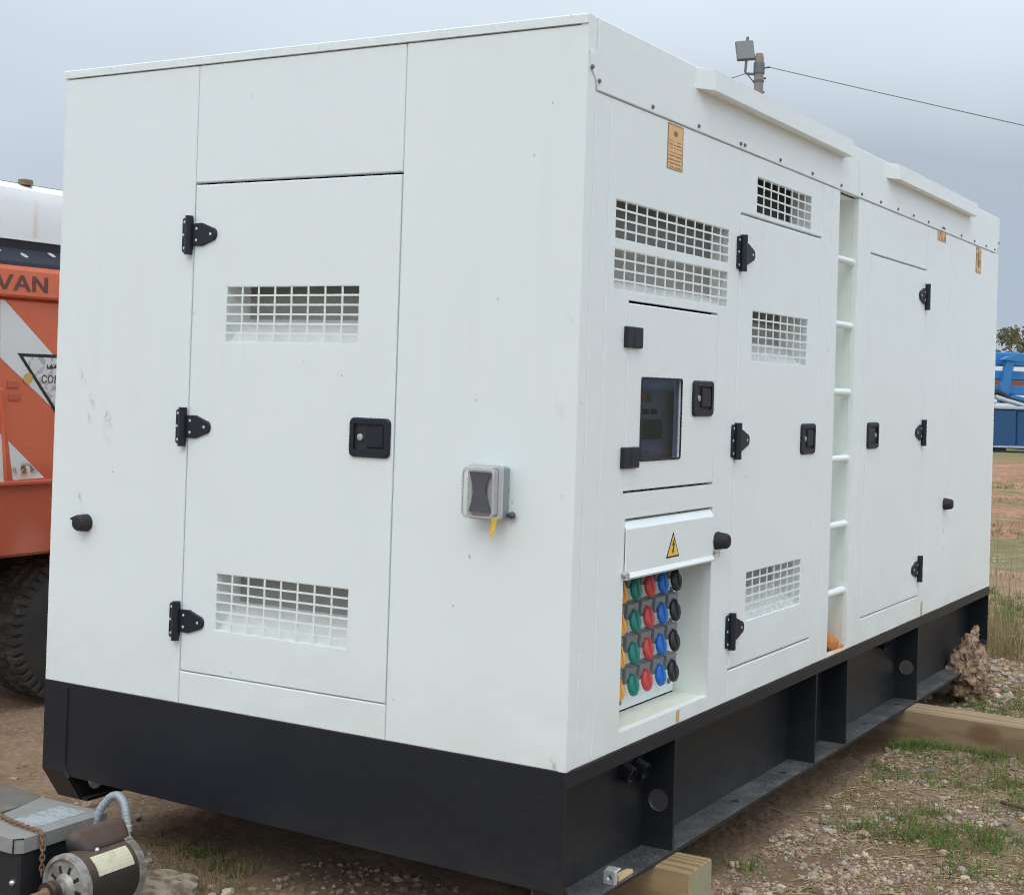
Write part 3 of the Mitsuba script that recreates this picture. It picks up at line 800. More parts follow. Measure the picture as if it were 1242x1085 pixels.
# stickers and tapes
for (u0, u1, v0, v1, m, lb) in ((0.4215, 0.5115, 1.4325, 1.5480, 'm_sticker', 'tan notice sticker with lines of small print'), (2.925, 3.047, 1.512, 1.5495, 'm_sticker2', 'small tan sticker under the roof skirt'),
                                (3.552, 3.642, 1.434, 1.5490, 'm_sticker2', 'narrow tan sticker near the far corner')):
    add(G + '__sticker', bx(u0, u1, v0, v1, 0.0009, 0.0014), m, S, label=lb)
add(G + '__tape', bx(0.576, 0.594, 0.004, 0.036, 0.0004, 0.0010), 'm_tape', S)
add(G + '__tape', bx(2.832, 2.856, 0.004, 0.058, 0.0004, 0.0010), 'm_tape', S)
# body behind the sheets, roof, far end and far side
add(G + '__roof', cat([bx(-1.698, -0.021, 0.031, 1.9150, 1.690, HT - 0.0015), bx(-1.698, -0.021, 1.9210, LT - 0.004, 1.690, HT - 0.0015)]), 'm_white', GEN)
add(G + '__core', bx(-1.60, -0.20, 0.20, LT - 0.05, 0.01, 1.68), 'm_interior', GEN)
add(G + '__far_wall', cat([bx(-1.70, -1.68, P + 0.001, LT, 0.0, 1.69), bx(-1.68, -0.0205, LT - 0.02, LT, 0.0, 1.689)]), 'm_white', GEN)
add(G + '__floor_plate', bx(-1.675, -0.022, 0.022, LT - 0.022, 0.002, 0.008), 'm_interior', GEN)

# skid
zb, CH = -0.340, 0.250
prof_web = [(0.006, -0.038), (0.006, -CH), (0.062, zb + 0.010), (LT - 0.062, zb + 0.010), (LT - 0.006, -CH), (LT - 0.006, -0.038)]


def hole_ring(c, r, n=20):
    t = np.linspace(0, 2 * np.pi, n, endpoint=False)
    return np.column_stack([c[0] + r * np.cos(t), c[1] + r * np.sin(t)])


for sgn, xo in ((1, 0.0), (-1, -1.70)):
    def xr(a, b):
        return (xo - a, xo - b) if sgn < 0 else (xo + a, xo + b)
    def fx(a, b):
        lo, hi = sorted((xo + sgn * a, xo + sgn * b))
        return lo, hi
    k = add(G + '__skid_rail', bx(*fx(0.001, -0.100), 0.0, LT, -0.038, -0.002), 'm_black', GEN, label='black skid rail under the long side' if sgn > 0 else None)
    webm = trimesh.creation.extrude_polygon(sg.Polygon(prof_web, [hole_ring((0.107, -0.287), 0.029), hole_ring((LT - 0.107, -0.287), 0.029)]), 0.008, engine='earcut')
    wv = webm.vertices.copy()
    webm.vertices = np.column_stack([fx(-0.092, -0.100)[0] + wv[:, 2], wv[:, 0], wv[:, 1]])
    add(k + '__web', webm, 'm_black', GEN)
    add(k + '__flange', bx(*fx(0.001, -0.118), 0.062, LT - 0.062, zb, zb + 0.0095), 'm_black', GEN)
    for y0, hol in ((0.580, True), (1.648, False), (1.958, False), (2.818, True)):
        a, b = fx(-0.002, -0.0915)
        rb = trimesh.creation.extrude_polygon(sg.Polygon(rect(a, b, zb + 0.0098, -0.0385)(), [hole_ring((xo - sgn * 0.046, -0.205), 0.029)] if hol else []), 0.010, engine='earcut')
        rv = rb.vertices.copy()
        rb.vertices = np.column_stack([rv[:, 0], y0 + 0.010 - rv[:, 2], rv[:, 1]])
        add(k + '__rib', rb, 'm_black', GEN)
    for y0, dy in ((0.0, 1), (LT, -1)):
        a, b = fx(-0.001, -0.0915)
        pts = []
        for yy, zz in ((0.0, -0.0385), (0.0, -CH), (0.060, zb + 0.001)):
            for off in (0.0, 0.008):
                pts.append((yy + off, zz + (0.004 if off and zz < -0.1 else 0)))
        up_ = hull([(x, y0 + dy * q, z) for x in (a, b) for q, z in ((0.0005, -0.0385), (0.0085, -0.0385), (0.0005, -CH), (0.0085, -CH + 0.002))])
        lo_ = hull([(x, y0 + dy * q, z) for x in (a, b) for q, z in ((0.0005, -CH), (0.0085, -CH + 0.002), (0.060, zb + 0.001), (0.068, zb + 0.004))])
        add(k + '__end_gusset', lo_ if sgn > 0 and dy > 0 else cat([up_, lo_]), 'm_black', GEN)
add(G + '__skid_end_plate', cat([plate(poly([(-1.606, -0.250), (-1.58, -0.258), (-0.0005, -0.278), (-0.0005, -0.0005), (-1.606, -0.0005)]), -0.010, -0.0003, 0.001)]), 'm_black', END, label='wide black end plate of the skid')
add(G + '__skid_end_plate', plate(rect(-1.606, -0.094, -0.268, -0.0005), -LT + 0.0015, -LT + 0.010), 'm_black', END)
wl = cat([tube([(-1.6075, -0.0005, z) for z in np.linspace(-0.010, -0.225, 8)] + [(-1.604, -0.0005, -0.245), (-1.59, -0.0005, -0.262)], 0.0045, 8),
          tube([(-0.0015, 0.0005, z) for z in np.linspace(-0.010, -0.235, 8)] + [(-0.0015, 0.008, -0.262), (-0.0015, 0.035, -0.305)], 0.0026, 8)])
add(G + '__weld_seam', wl, 'm_black', GEN, smooth=40)
add(G + '__skid_floor', bx(-1.60, -0.10, 0.012, LT - 0.012, -0.10, -0.094), 'm_black', GEN)
for y0, z0 in ((0.455, -0.105), (0.535, -0.112), (2.60, -0.075)):
    add(G + '__drain_pipe', lathe((-0.0935, y0, z0), (0.9, 0.0, -0.35), [(0, 0), (0, 0.023), (0.035, 0.023), (0.036, 0.017), (0.012, 0.016), (0.012, 0)], 20), 'm_black', GEN, smooth=35)
for y0 in (1.10, 1.48, 2.30, 2.70):
    add(G + '__flange_hole', lathe((-0.045, y0, zb + 0.0092), (0, 0, 1), [(0, 0), (0, 0.012), (0.0009, 0.012), (0.0009, 0.0)], 16), 'm_gasket', GEN)

# ------------------------------------------------------------------ things lying about
ZB = HB + zb      # underside of the skid


def timber(name, x0, x1, y0, y1, skew, mat, label, zt=ZB, zlo=-0.03):
    b = rbx(x0, x1, y0, y1, zlo, zt, 0.004)
    b = b.subdivide().subdivide()
    v = b.vertices.copy()
    v[:, 1] += skew * (v[:, 0] - (-0.05))
    b.vertices = v
    add(name, b, mat, label=label, category='timber block')


timber('timber_block', -0.36, 0.098, 0.474, 0.612, 0.03, 'm_wood', 'squared timber block with a pale green sawn end under the near corner of the skid')
timber('timber_beam', -1.9, 1.45, 2.665, 2.825, -0.06, 'm_wood_far', 'long weathered timber beam lying in the grass and running out from under the skid')
b = hull([(0.0, 0.0, 0), (0.018, 0.004, 0), (0.0, 0.075, 0.0), (0.016, 0.085, 0.0), (0.001, 0.004, 0.013), (0.016, 0.006, 0.013), (0.002, 0.075, 0.009), (0.014, 0.082, 0.009)])
b.apply_translation((-0.026, 0.292, ZB + 0.0098))
add('wood_shim', b, 'm_shim', label='small yellowish wood wedge on the skid flange above the timber block', category='wood wedge')
br = cat([plate(rect(-0.016, 0.016, 0.0, 0.034, 0.003), -0.012, 0.0, 0.001, [hole_ring((0.0, 0.017), 0.008)]), rbx(-0.016, 0.016, 0.030, 0.036, -0.03, -0.0125, 0.001)])
br.apply_transform(np.array([[1, 0, 0, -0.018], [0, 0, -1, 0.262], [0, 1, 0, ZB + 0.0096], [0, 0, 0, 1.0]]))
add('metal_clamp', br, 'm_bright', label='small bright metal clamp with a round hole at the edge of the skid flange', category='clamp')

# orange lump at the foot of the ladder recess
o = trimesh.creation.icosphere(3, 0.036)
v = o.vertices * np.array([0.9, 1.15, 0.78])
v *= (1 + 0.30 * (meshkit.fbm(v * 45, 3, 3) - 0.5))[:, None]
v[:, 2] = np.maximum(v[:, 2], -0.022)
o.vertices = v + np.array([-0.040, 1.862, HB + 0.029])
tail = tube([(-0.030, 1.885, HB + 0.012), (-0.014, 1.912, HB + 0.010), (-0.012, 1.926, HB + 0.012)], 0.006, 8)
add('orange_rag', cat([o, tail]), 'm_lump', smooth=True, label='small crumpled orange lump lying at the foot of the ladder recess', category='rag')

# clod of earth piled against the far end of the skid
c = trimesh.creation.icosphere(5, 1.0)
v = c.vertices.copy()
n = meshkit.fbm(v * 2.2 + 5, 4, 6)
v *= (1 + 0.9 * (n - 0.5))[:, None]
v *= np.array([0.075, 0.12, 0.155])
v[:, 0] *= 1 - 0.45 * np.clip(v[:, 2] / 0.2, 0, 1)
v[:, 1] = v[:, 1] * (1 - 0.5 * np.clip(v[:, 2] / 0.2, 0, 1)) + 0.09 * np.clip(v[:, 2] / 0.2, 0, 1)
v += 0.070 * (np.stack([meshkit.fbm(v * 30 + i * 7, 5, i) for i in range(3)], -1) - 0.5)
c.vertices = v + np.array([0.00, 3.62, 0.125])
add('earth_clod', c, 'm_clod', smooth=True, label='tall lump of dried earth heaped against the far end of the skid', category='clod of earth')

# flat stone slab, lower left
c = trimesh.creation.icosphere(4, 1.0)
v = c.vertices.copy()
v = np.sign(v) * np.abs(v) ** 0.7
v *= (1 + 0.5 * (meshkit.fbm(v * 1.7 + 2, 3, 2) - 0.5))[:, None] * np.array([0.115, 0.15, 0.034])
v[:, 2] += 0.030 * (meshkit.fbm(v * np.array([14, 26, 5]), 3, 3) - 0.5)
th_ = math.radians(-20)
v[:, :2] = v[:, :2] @ np.array([[math.cos(th_), -math.sin(th_)], [math.sin(th_), math.cos(th_)]])
c.vertices = v + np.array([-1.115, -0.165, 0.016])
add('stone_slab', c, 'm_slab', smooth=40, label='flat pale stone slab on the dirt right of the motor', category='stone slab')

# gate drive: dark housing with a grey cover, motor bolted to its side
MO = thing('motor_unit', 'grey covered dark box with a round electric motor on the dirt', 'motor')
x0, x1, y0, y1, zt = -1.62, -1.222, -0.473, -0.196, 0.222
add(MO + '__housing', rbx(x0 + 0.012, x1 - 0.008, y0 + 0.012, y1 - 0.010, 0.0, zt - 0.012, 0.006), 'm_darkbox')
ch = 0.028
top = [(x0, y0), (x1 - 0.0, y0 + 0.0), (x1, y1), (x0, y1)]
cv = hull([(x0, y0, zt - 0.034), (x1 - 0.016, y0, zt - 0.034), (x1, y0 + 0.018, zt - 0.034), (x1, y1, zt - 0.034), (x0, y1, zt - 0.034), (x0, y0 + 0.002, zt), (x1 - 0.017, y0 + 0.002, zt), (x1 - 0.002, y0 + 0.018, zt), (x1 - 0.002, y1 - 0.002, zt), (x0, y1 - 0.002, zt)])
add(MO + '__cover', cv, 'm_galv', label='grey folded metal cover with a worn label')
hump = []
for i, yy in enumerate(np.linspace(y0 + 0.10, y1 + 0.0, 9)):
    s = math.sin(math.pi * min(1, (i + 0.6) / 9)) ** 0.5
    hump.append((yy, zt + 0.0012 + 0.022 * s))
hp = hull([(x0 + 0.01, yy, zz) for yy, zz in hump] + [(-1.455 + 0.03 * math.cos(i * 0.5), yy, zt + 0.001 + 0.25 * (zz - zt)) for i, (yy, zz) in enumerate(hump)] + [(x0 + 0.01, y0 + 0.10, zt - 0.004), (x0 + 0.01, y1, zt - 0.004), (-1.46, y1, zt - 0.004), (-1.46, y0 + 0.10, zt - 0.004)])
add(MO + '__hump', hp, 'm_hump', smooth=30)
add(MO + '__cover_label', bx(-1.365, -1.270, y0 + 0.085, y1 - 0.030, zt + 0.0002, zt + 0.0010), 'm_boxlabel')
add(MO + '__corner_joint', tube([(x1 - 0.0155, y0 - 0.0005, zt - 0.034), (x1 - 0.0165, y0 + 0.001, zt), (x1 - 0.0005, y0 + 0.018, zt + 0.0005)], 0.0022, 6), 'm_darkbox')
add(MO + '__cover_bolt', trimesh.creation.icosphere(2, 0.008).apply_translation((x1 - 0.026, y0 + 0.010, 0.115)), 'm_steel', smooth=True)
mx, mz, ma, mb, mr = -1.118, 0.1165, -0.420, -0.243, 0.075
add(MO + '__motor', lathe((mx, ma, mz), (0, 1, 0), [(0.012, 0), (0.012, mr - 0.004), (0.016, mr), (mb - ma - 0.014, mr), (mb - ma - 0.010, mr - 0.004), (mb - ma - 0.010, 0)], 48), 'm_motor', smooth=35, label='round dark motor body with a cream nameplate')
bell = [(-0.012, 0.0), (-0.010, 0.024), (0.000, 0.034), (0.000, 0.048), (0.004, 0.056), (0.004, 0.0635), (-0.003, 0.067), (0.0, mr + 0.002), (0.0155, mr + 0.002), (0.0155, mr - 0.006)]
add(MO + '__end_bell', lathe((mx, ma, mz), (0, 1, 0), bell, 48), 'm_bell', smooth=35)
rear = [(0.0, mr - 0.006), (0.0, mr + 0.0025), (0.020, mr + 0.0025), (0.026, mr - 0.004), (0.030, 0.03), (0.030, 0.0)]
rb = lathe((mx, mb - 0.014, mz), (0, 1, 0), rear, 48)
lugs = [rbx(-0.006, 0.006, -0.002, 0.020, mr + 0.001, mr + 0.005, 0.001) for _ in range(6)]
for i, l in enumerate(lugs):
    l.apply_transform(trimesh.transformations.rotation_matrix(math.radians(60 * i + 75), (0, 1, 0)))
    l.apply_translation((mx, mb - 0.012, mz))
add(MO + '__end_bell', cat([rb] + lugs), 'm_bell', smooth=35)
sl = []
for i in range(9):
    t = 2 * math.pi * i / 9 + 0.3
    s = rbx(-0.0045, 0.0045, -0.0015, 0.003, 0.034, 0.052, 0.001)
    s.apply_transform(trimesh.transformations.rotation_matrix(t, (0, 1, 0)))
    s.apply_translation((mx, ma, mz))
    add(MO + '__vent_slot', s, 'm_darkbox')
add(MO + '__hub', lathe((mx, ma - 0.002, mz), (0, -1, 0), [(0, 0), (0, 0.026), (0.010, 0.024), (0.013, 0.016), (0.030, 0.016), (0.030, 0.0)], 28), 'm_bell', smooth=35)
add(MO + '__pulley', cat([lathe((mx, ma - 0.030, mz), (0, -1, 0), [(0, 0), (0, 0.027), (0.006, 0.027), (0.009, 0.021), (0.016, 0.021), (0.019, 0.027), (0.025, 0.027), (0.025, 0.0)], 28)]), 'm_motor', smooth=30)
add(MO + '__shaft', cat([lathe((mx, ma - 0.055, mz), (0, -1, 0), [(0, 0), (0, 0.016), (0.004, 0.017), (0.006, 0.012), (0.05, 0.012), (0.052, 0.0)], 24)]), 'm_rust', smooth=30)
capm = m3.Manifold.batch_hull([m3.Manifold.sphere(0.027, 20).translate((-1.148, -0.360, 0.205)), m3.Manifold.sphere(0.027, 20).translate((-1.148, -0.240, 0.205)),
                              m3.Manifold.sphere(0.022, 16).translate((-1.120, -0.350, 0.185)), m3.Manifold.sphere(0.022, 16).translate((-1.120, -0.25, 0.185)), m3.Manifold.sphere(0.022, 16).translate((-1.160, -0.350, 0.178)), m3.Manifold.sphere(0.022, 16).translate((-1.160, -0.25, 0.178))]).to_mesh()
add(MO + '__capacitor_cover', trimesh.Trimesh(capm.vert_properties[:, :3], capm.tri_verts), 'm_motor', smooth=True, label='rusty brown capacitor cover on top of the motor')
npv, npf = [], []
aa = np.radians(np.linspace(22, 62, 9))
for i, t in enumerate(aa):
    for yy in (-0.380, -0.270):
        npv.append((mx + (mr + 0.0012) * math.cos(t), yy, mz + (mr + 0.0012) * math.sin(t)))
for i in range(8):
    q = 2 * i
    npf += [[q, q + 1, q + 3], [q, q + 3, q + 2]]
npm = trimesh.Trimesh(npv, npf, process=False)
npm2 = npm.copy()
npm2.vertices = npm2.vertices - 0.001 * np.array([(v[0] - mx, 0, v[2] - mz) for v in npm.vertices]) / mr
npm2.invert()
add(MO + '__nameplate', cat([npm, npm2]), 'm_plate', smooth=True, label='cream nameplate on the motor')
add(MO + '__lifting_eye', trimesh.creation.icosphere(2, 0.007).apply_translation((mx + 0.022, -0.345, mz + mr * 0.97)), 'm_steel', smooth=True)
cp = np.array([(-1.228, -0.235, 0.198), (-1.222, -0.222, 0.240), (-1.205, -0.208, 0.268), (-1.183, -0.203, 0.275), (-1.160, -0.205, 0.262), (-1.146, -0.210, 0.240), (-1.138, -0.213, 0.215)])
tt = np.linspace(0, len(cp) - 1, 60)
cps = np.column_stack([np.interp(tt, range(len(cp)), cp[:, i]) for i in range(3)])
for _ in range(6):
    cps[1:-1] = (cps[:-2] + cps[1:-1] * 2 + cps[2:]) / 4
add(MO + '__conduit', tube(cps, 0.011, 12, 0.0105 + 0.0009 * np.sin(np.arange(60) * 2.1)), 'm_conduit', smooth=True)
add(MO + '__conduit_fitting', cat([lathe((-1.136, -0.2135, 0.222), (0.10, -0.05, -1), [(0, 0), (0, 0.014), (0.010, 0.014), (0.012, 0.017), (0.026, 0.017), (0.028, 0.012), (0.045, 0.012), (0.045, 0)], 20)]), 'm_steel', smooth=30)


def chain(path, link=0.013, r=0.0021):
    path = np.asarray(path, float)
    d = np.r_[0, np.cumsum(np.linalg.norm(np.diff(path, axis=0), axis=1))]
    ms, s, i = [], 0.0, 0
    t = np.linspace(0, 2 * np.pi, 11)[:-1]
    while s + link < d[-1]:
        a, b = [np.array([np.interp(q, d, path[:, k]) for k in range(3)]) for q in (s, s + link)]
        c, x = (a + b) / 2, (b - a) / np.linalg.norm(b - a)
        up = np.array([0, 0, 1.0]) if abs(x[2]) < 0.8 else np.array([1.0, 0, 0])
        y = np.cross(up, x)
        y /= np.linalg.norm(y)
        z = np.cross(x, y)
        w = (y * 0.8 + z * 0.6) if i % 2 else (z * 0.6 - y * 0.8)
        ring = [c + x * (0.0092 * np.cos(q)) + w * (0.0052 * np.sin(q)) for q in t]
        ring = np.array(ring + [ring[0]])
        ms.append(tube(ring, r, 5))
        s += link * 0.92
        i += 1
    return cat(ms)


chp = [(-1.60, -0.275, zt + 0.026), (-1.50, -0.335, zt + 0.022), (-1.42, -0.372, zt + 0.006), (-1.33, -0.395, zt + 0.006), (-1.235, -0.405, zt + 0.006), (-1.214, -0.407, zt + 0.002), (-1.210, -0.409, zt - 0.03), (-1.209, -0.411, zt - 0.07), (-1.209, -0.411, zt - 0.105)]
add('rusty_chain', chain(chp), 'm_rust', smooth=40, label='rusty thin chain draped over the grey motor cover and down its side', category='chain')

# ------------------------------------------------------------------ orange towed machine at the left
TR = thing('towed_machine', 'weathered orange towed machine with white diagonal stripes and a white hood behind the generator', 'towed machine')
XT = -3.0
ya, yb, xb = -0.35, 2.75, -4.55
TRK = np.array([[0, 0, 1, XT], [1, 0, 0, 0], [0, 1, 0, HB], [0, 0, 0, 1.0]])
low = plate(rect(ya, yb, 0.150, 1.145), xb - XT, -0.0, 0.012)
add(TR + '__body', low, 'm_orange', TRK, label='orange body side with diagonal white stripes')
lip = prism([(1.146, xb - XT), (1.146, 0.018), (1.155, 0.026), (1.250, 0.022), (1.268, 0.004), (1.268, xb - XT)], ya - 0.01, yb + 0.01)
add(TR + '__lip', lip, 'm_orange', TRK, label='orange upper lip with dark lettering')
add(TR + '__band', prism([(1.269, xb - XT + 0.02), (1.269, -0.006), (1.285, -0.004), (1.335, -0.018), (1.366, -0.004), (1.366, xb - XT + 0.02)], ya, yb), 'm_band', TRK, label='dark band below the white hood')
hood = [(1.367, xb - XT), (1.367, 0.012), (1.51, 0.010), (1.565, -0.012), (1.596, -0.075), (1.62, -0.5), (1.62, xb - XT + 0.5), (1.59, xb - XT + 0.05)]
add(TR + '__hood', prism(hood, ya, yb), 'm_hood', TRK, smooth=25, label='white rounded hood')
add(TR + '__hood_ridge', hull([(0.30, 1.60, -0.08), (0.30, 1.60, -0.5), (0.878, 1.588, -0.08), (0.878, 1.6, -0.5), (0.30, 1.78, -0.12), (0.30, 1.78, -0.5), (0.84, 1.60, -0.5)]), 'm_hood', TRK)
add(TR + '__filler_cap', lathe((0.99, 1.590, -0.06), (0, 1, 0), [(0, 0), (0, 0.028), (0.018, 0.028), (0.022, 0.022), (0.022, 0.0)], 20), 'm_rust', TRK, smooth=35)
for pts in ([(0.844, 1.134), (0.853, 0.914), (1.126, 0.708), (1.30, 0.585), (1.32, 0.765), (1.102, 0.931), (0.862, 1.134)],):
    add(TR + '__stripe', trimesh.creation.extrude_polygon(sg.Polygon(pts), 0.0012, engine='earcut').apply_translation((0, 0, 0.0003)), 'm_stripe', TRK, label='white diagonal stripe')
add(TR + '__stripe', trimesh.creation.extrude_polygon(sg.Polygon([(0.4, 1.134), (0.4, 1.20 - 0.08), (0.843, 0.918), (0.8425, 1.134)]), 0.0012, engine='earcut').apply_translation((0, 0, 0.0003)), 'm_stripe', TRK)
add(TR + '__stripe', trimesh.creation.extrude_polygon(sg.Polygon([(0.902, 0.598), (0.930, 0.447), (1.078, 0.450)]), 0.0012, engine='earcut').apply_translation((0, 0, 0.0003)), 'm_stripe', TRK, label='chipped rusty white stripe end')
add(TR + '__stripe', trimesh.creation.extrude_polygon(sg.Polygon([(0.55, 0.80), (0.55, 0.44), (0.905, 0.443), (0.868, 0.625)]), 0.0012, engine='earcut').apply_translation((0, 0, 0.0003)), 'm_stripe', TRK)
add(TR + '__ledge', prism([(0.430, 0.0002), (0.430, 0.020), (0.440, 0.020), (0.444, 0.0002)], ya + 0.02, 1.125), 'm_orange', TRK)
rib = hull([(0.853, 0.80, 0.0003), (0.868, 0.80, 0.0003), (0.8585, 0.79, 0.011), (0.887, 0.446, 0.0003), (0.905, 0.446, 0.0003), (0.895, 0.447, 0.013)])
add(TR + '__rib', rib, 'm_orange', TRK)
for v0 in (0.800, 0.752):
    add(TR + '__vent_louver', prism([(v0, 0.0003), (v0 + 0.002, 0.005), (v0 + 0.026, 0.0022), (v0 + 0.030, 0.0003)], 0.888 + (0.80 - v0) * 0.15, 0.940 + (0.80 - v0) * 0.2), 'm_louver', TRK)
tx = meshkit.text_mesh('VAN', 0.056, 0.001, True)
sx = 0.240 / (tx.bounds[1][0] - tx.bounds[0][0])
tx.apply_translation((-tx.bounds[0][0], 0, 0))
tx.apply_transform(np.diag([sx, 1, 1, 1.0]))
tx.apply_translation((0.802, 1.174, 0.0255))
tx.apply_transform(np.array([[1, 0, 0, 0], [0, 1, 0, 0], [0, -0.04, 1, 0.0475], [0, 0, 0, 1.0]]))
add(TR + '__lettering', tx, 'm_letter', TRK, label='dark capital lettering on the orange lip')
# triangular decal
add(TR + '__decal_border', trimesh.creation.extrude_polygon(sg.Polygon([(0.930, 0.934), (1.36, 0.934), (1.145, 0.672)]), 0.0010, engine='earcut').apply_translation((0, 0, 0.0017)), 'm_signblack', TRK)
add(TR + '__decal', trimesh.creation.extrude_polygon(sg.Polygon([(0.956, 0.921), (1.334, 0.921), (1.145, 0.693)]), 0.0010, engine='earcut').apply_translation((0, 0, 0.0023)), 'm_dec_paper', TRK, label='black edged triangular decal on the white stripe')
for s, h, u, v in (('CON', 0.030, 1.045, 0.822), ('C', 0.022, 1.110, 0.790)):
    t_ = meshkit.text_mesh(s, h, 0.0008, True)
    t_.apply_translation((u - t_.bounds[0][0], v, 0.0034))
    add(TR + '__decal_text', t_, 'm_brown_text', TRK)
star = [(1.068 + 0.011 * i, 0.898 - 0.016 * (i % 2)) for i in range(6)] + [(1.12, 0.880), (1.07, 0.876)]
add(TR + '__decal_text', trimesh.creation.extrude_polygon(sg.Polygon(star).buffer(0), 0.0008, engine='earcut').apply_translation((0, 0, 0.0034)) if sg.Polygon(star).is_valid else bx(1.068, 1.12, 0.876, 0.898, 0.0034, 0.0042), 'm_band', TRK)
gold = sg.Point(0.982, 0.838).buffer(0.022, 6)
add(TR + '__decal_badge', trimesh.creation.extrude_polygon(gold, 0.0008, engine='earcut').apply_translation((0, 0, 0.0035)), 'm_dec_gold', TRK)
for i, (u, v) in enumerate(((0.955, 1.312), (1.085, 1.325), (0.83, 1.325))):
    add(TR + '__chipped_paint', hull([(u + 0.018 * math.cos(t) - 0.004 * math.sin(t), v + 0.007 * math.sin(t) - 0.004 * math.cos(t), w) for t in np.linspace(0, 6, 9) for w in (-0.020, -0.009)]), 'm_trailerwhite', TRK)
# running gear
wy, wz, wr = 1.315, -0.175, 0.292


def wheel(xs, d):
    k = TR + '__tyre'
    prof = [(0.0, 0.135), (-0.006, 0.19), (0.0, 0.245), (0.014, wr - 0.018), (0.038, wr), (0.175, wr), (0.196, wr - 0.018), (0.21, 0.245), (0.216, 0.19), (0.21, 0.135)]
    tm = lathe((xs, wy, wz), (-d, 0, 0), prof, 56)
    k = add(TR + '__tyre', tm, 'm_tyre', GEN, smooth=35, label='black muddy tyre under the orange body' if d > 0 else None)
    bl = []
    for i in range(46):
        t = 2 * math.pi * i / 46
        for a, b, off in ((0.006, 0.062, 0.0), (0.072, 0.132, 0.5), (0.142, 0.204, 0.0)):
            q = rbx(a, b, -0.012, 0.012, wr - 0.016, wr + 0.004, 0.0015)
            if a < 0.05:
                q = cat([q, rbx(0.004, 0.030, -0.011, 0.011, wr - 0.040, wr - 0.006, 0.003)])
            q.apply_transform(trimesh.transformations.rotation_matrix(t + off * 2 * math.pi / 46, (1, 0, 0)))
            bl.append(q)
    bl = cat(bl)
    bl.apply_transform(np.diag([-d, 1, 1, 1.0]))
    if d > 0:
        bl.invert()
    bl.apply_translation((xs, wy, wz))
    add(k + '__tread', bl, 'm_tyre', GEN)
    rm = lathe((xs - d * 0.012, wy, wz), (-d, 0, 0), [(0.0, 0.118), (-0.004, 0.134), (0.004, 0.142), (0.02, 0.136), (0.03, 0.11), (0.05, 0.09), (0.045, 0.05), (0.02, 0.045), (0.015, 0.0)], 40)
    add(TR + '__rim', rm, 'm_rim', GEN, smooth=35)


wheel(-3.06, 1)
wheel(-4.49, -1)
add(TR + '__axle', cat([cyl((-3.15, wy, wz), (-4.40, wy, wz), 0.04), bx(-3.50, -3.42, -0.3, 2.7, 0.03, 0.149), bx(-4.14, -4.06, -0.3, 2.7, 0.03, 0.149), bx(-4.06, -3.5, wy - 0.05, wy + 0.05, -0.15, 0.12)]), 'm_darkbox', GEN)
add(TR + '__drawbar', cat([tube([(-3.46, -0.3, 0.09), (-3.78, -1.5, 0.0), (-3.78, -1.8, 0.0)], 0.04, 8), tube([(-4.10, -0.3, 0.09), (-3.80, -1.5, 0.0)], 0.04, 8)]), 'm_darkbox', GEN)
add(TR + '__jack', cat([cyl((-3.78, -1.55, 0.06), (-3.78, -1.55, -0.46), 0.03), cyl((-3.78, -1.55, -0.475), (-3.78, -1.55, -0.45), 0.09)]), 'm_darkbox', GEN)
add(TR + '__jack', cat([cyl((-3.78, 2.6, 0.06), (-3.78, 2.6, -0.46), 0.03), cyl((-3.78, 2.6, -0.475), (-3.78, 2.6, -0.45), 0.09)]), 'm_darkbox', GEN)

# ------------------------------------------------------------------ far yard
def ray_at(az_px, dist):
    """ground point seen at photo column az_px, at a distance"""
    d = RIGHT * ((az_px - CX) / FOCAL) + FWD
    d = d / np.linalg.norm(d[:2])
    return EYE[:2] + d[:2] * dist


# utility pole with a floodlight
px_, py_ = -13.9, 34.3
PO = thing('utility_pole', 'grey wooden utility pole rising behind the generator with a wire', 'utility pole')
add(PO + '__pole', lathe((px_, py_, -0.2), (0, 0, 1), [(0, 0), (0, 0.17), (6, 0.145), (10.85, 0.128), (10.98, 0.10), (11.01, 0.0)], 20), 'm_pole', smooth=40)
add(PO + '__collar', lathe((px_, py_, 10.22), (0, 0, 1), [(0, 0.125), (0, 0.16), (0.30, 0.155), (0.30, 0.122)], 20), 'm_bolt', smooth=40)
add(PO + '__collar', lathe((px_, py_, 9.98), (0, 0, 1), [(0, 0.125), (0, 0.15), (0.06, 0.15), (0.06, 0.122)], 20), 'm_bolt', smooth=40)
hr, hf = np.array([0.877, 0.481, 0]), np.array([-0.481, 0.877, 0])
base = np.array([px_, py_, 0.0])


def PL(a, f, z):
    return base + hr * a + hf * f + np.array([0, 0, z])


add(PO + '__wire_insulator', cat([cyl(PL(0.1, 0, 10.10), PL(0.20, 0, 10.10), 0.03), cyl(PL(0.1, 0, 9.72), PL(0.17, 0, 9.71), 0.03), cyl(PL(0.12, 0, 10.38), PL(0.30, 0, 10.42), 0.025)]), 'm_bolt')
FLT = thing('floodlight', 'grey square floodlight on a bracket at the top of the utility pole', 'floodlight')
fm = rbx(-0.255, 0.255, -0.30, 0.30, -0.06, 0.07, 0.03)
fins = cat([fm] + [rbx(-0.23 + i * 0.065, -0.215 + i * 0.065, -0.26, 0.26, -0.10, -0.055, 0.004) for i in range(8)])
Rm = np.eye(4)
ax_, up_ = hr * 0.97 - np.array([0, 0, 0.14]), np.array([0, 0, 1.0])
a1 = hr * 0.985 + np.array([0, 0, 0.10])
b1 = np.array([0, 0, 0.95]) - hr * 0.12 + hf * 0.30
a1 /= np.linalg.norm(a1)
b1 -= a1 * (a1 @ b1)
b1 /= np.linalg.norm(b1)
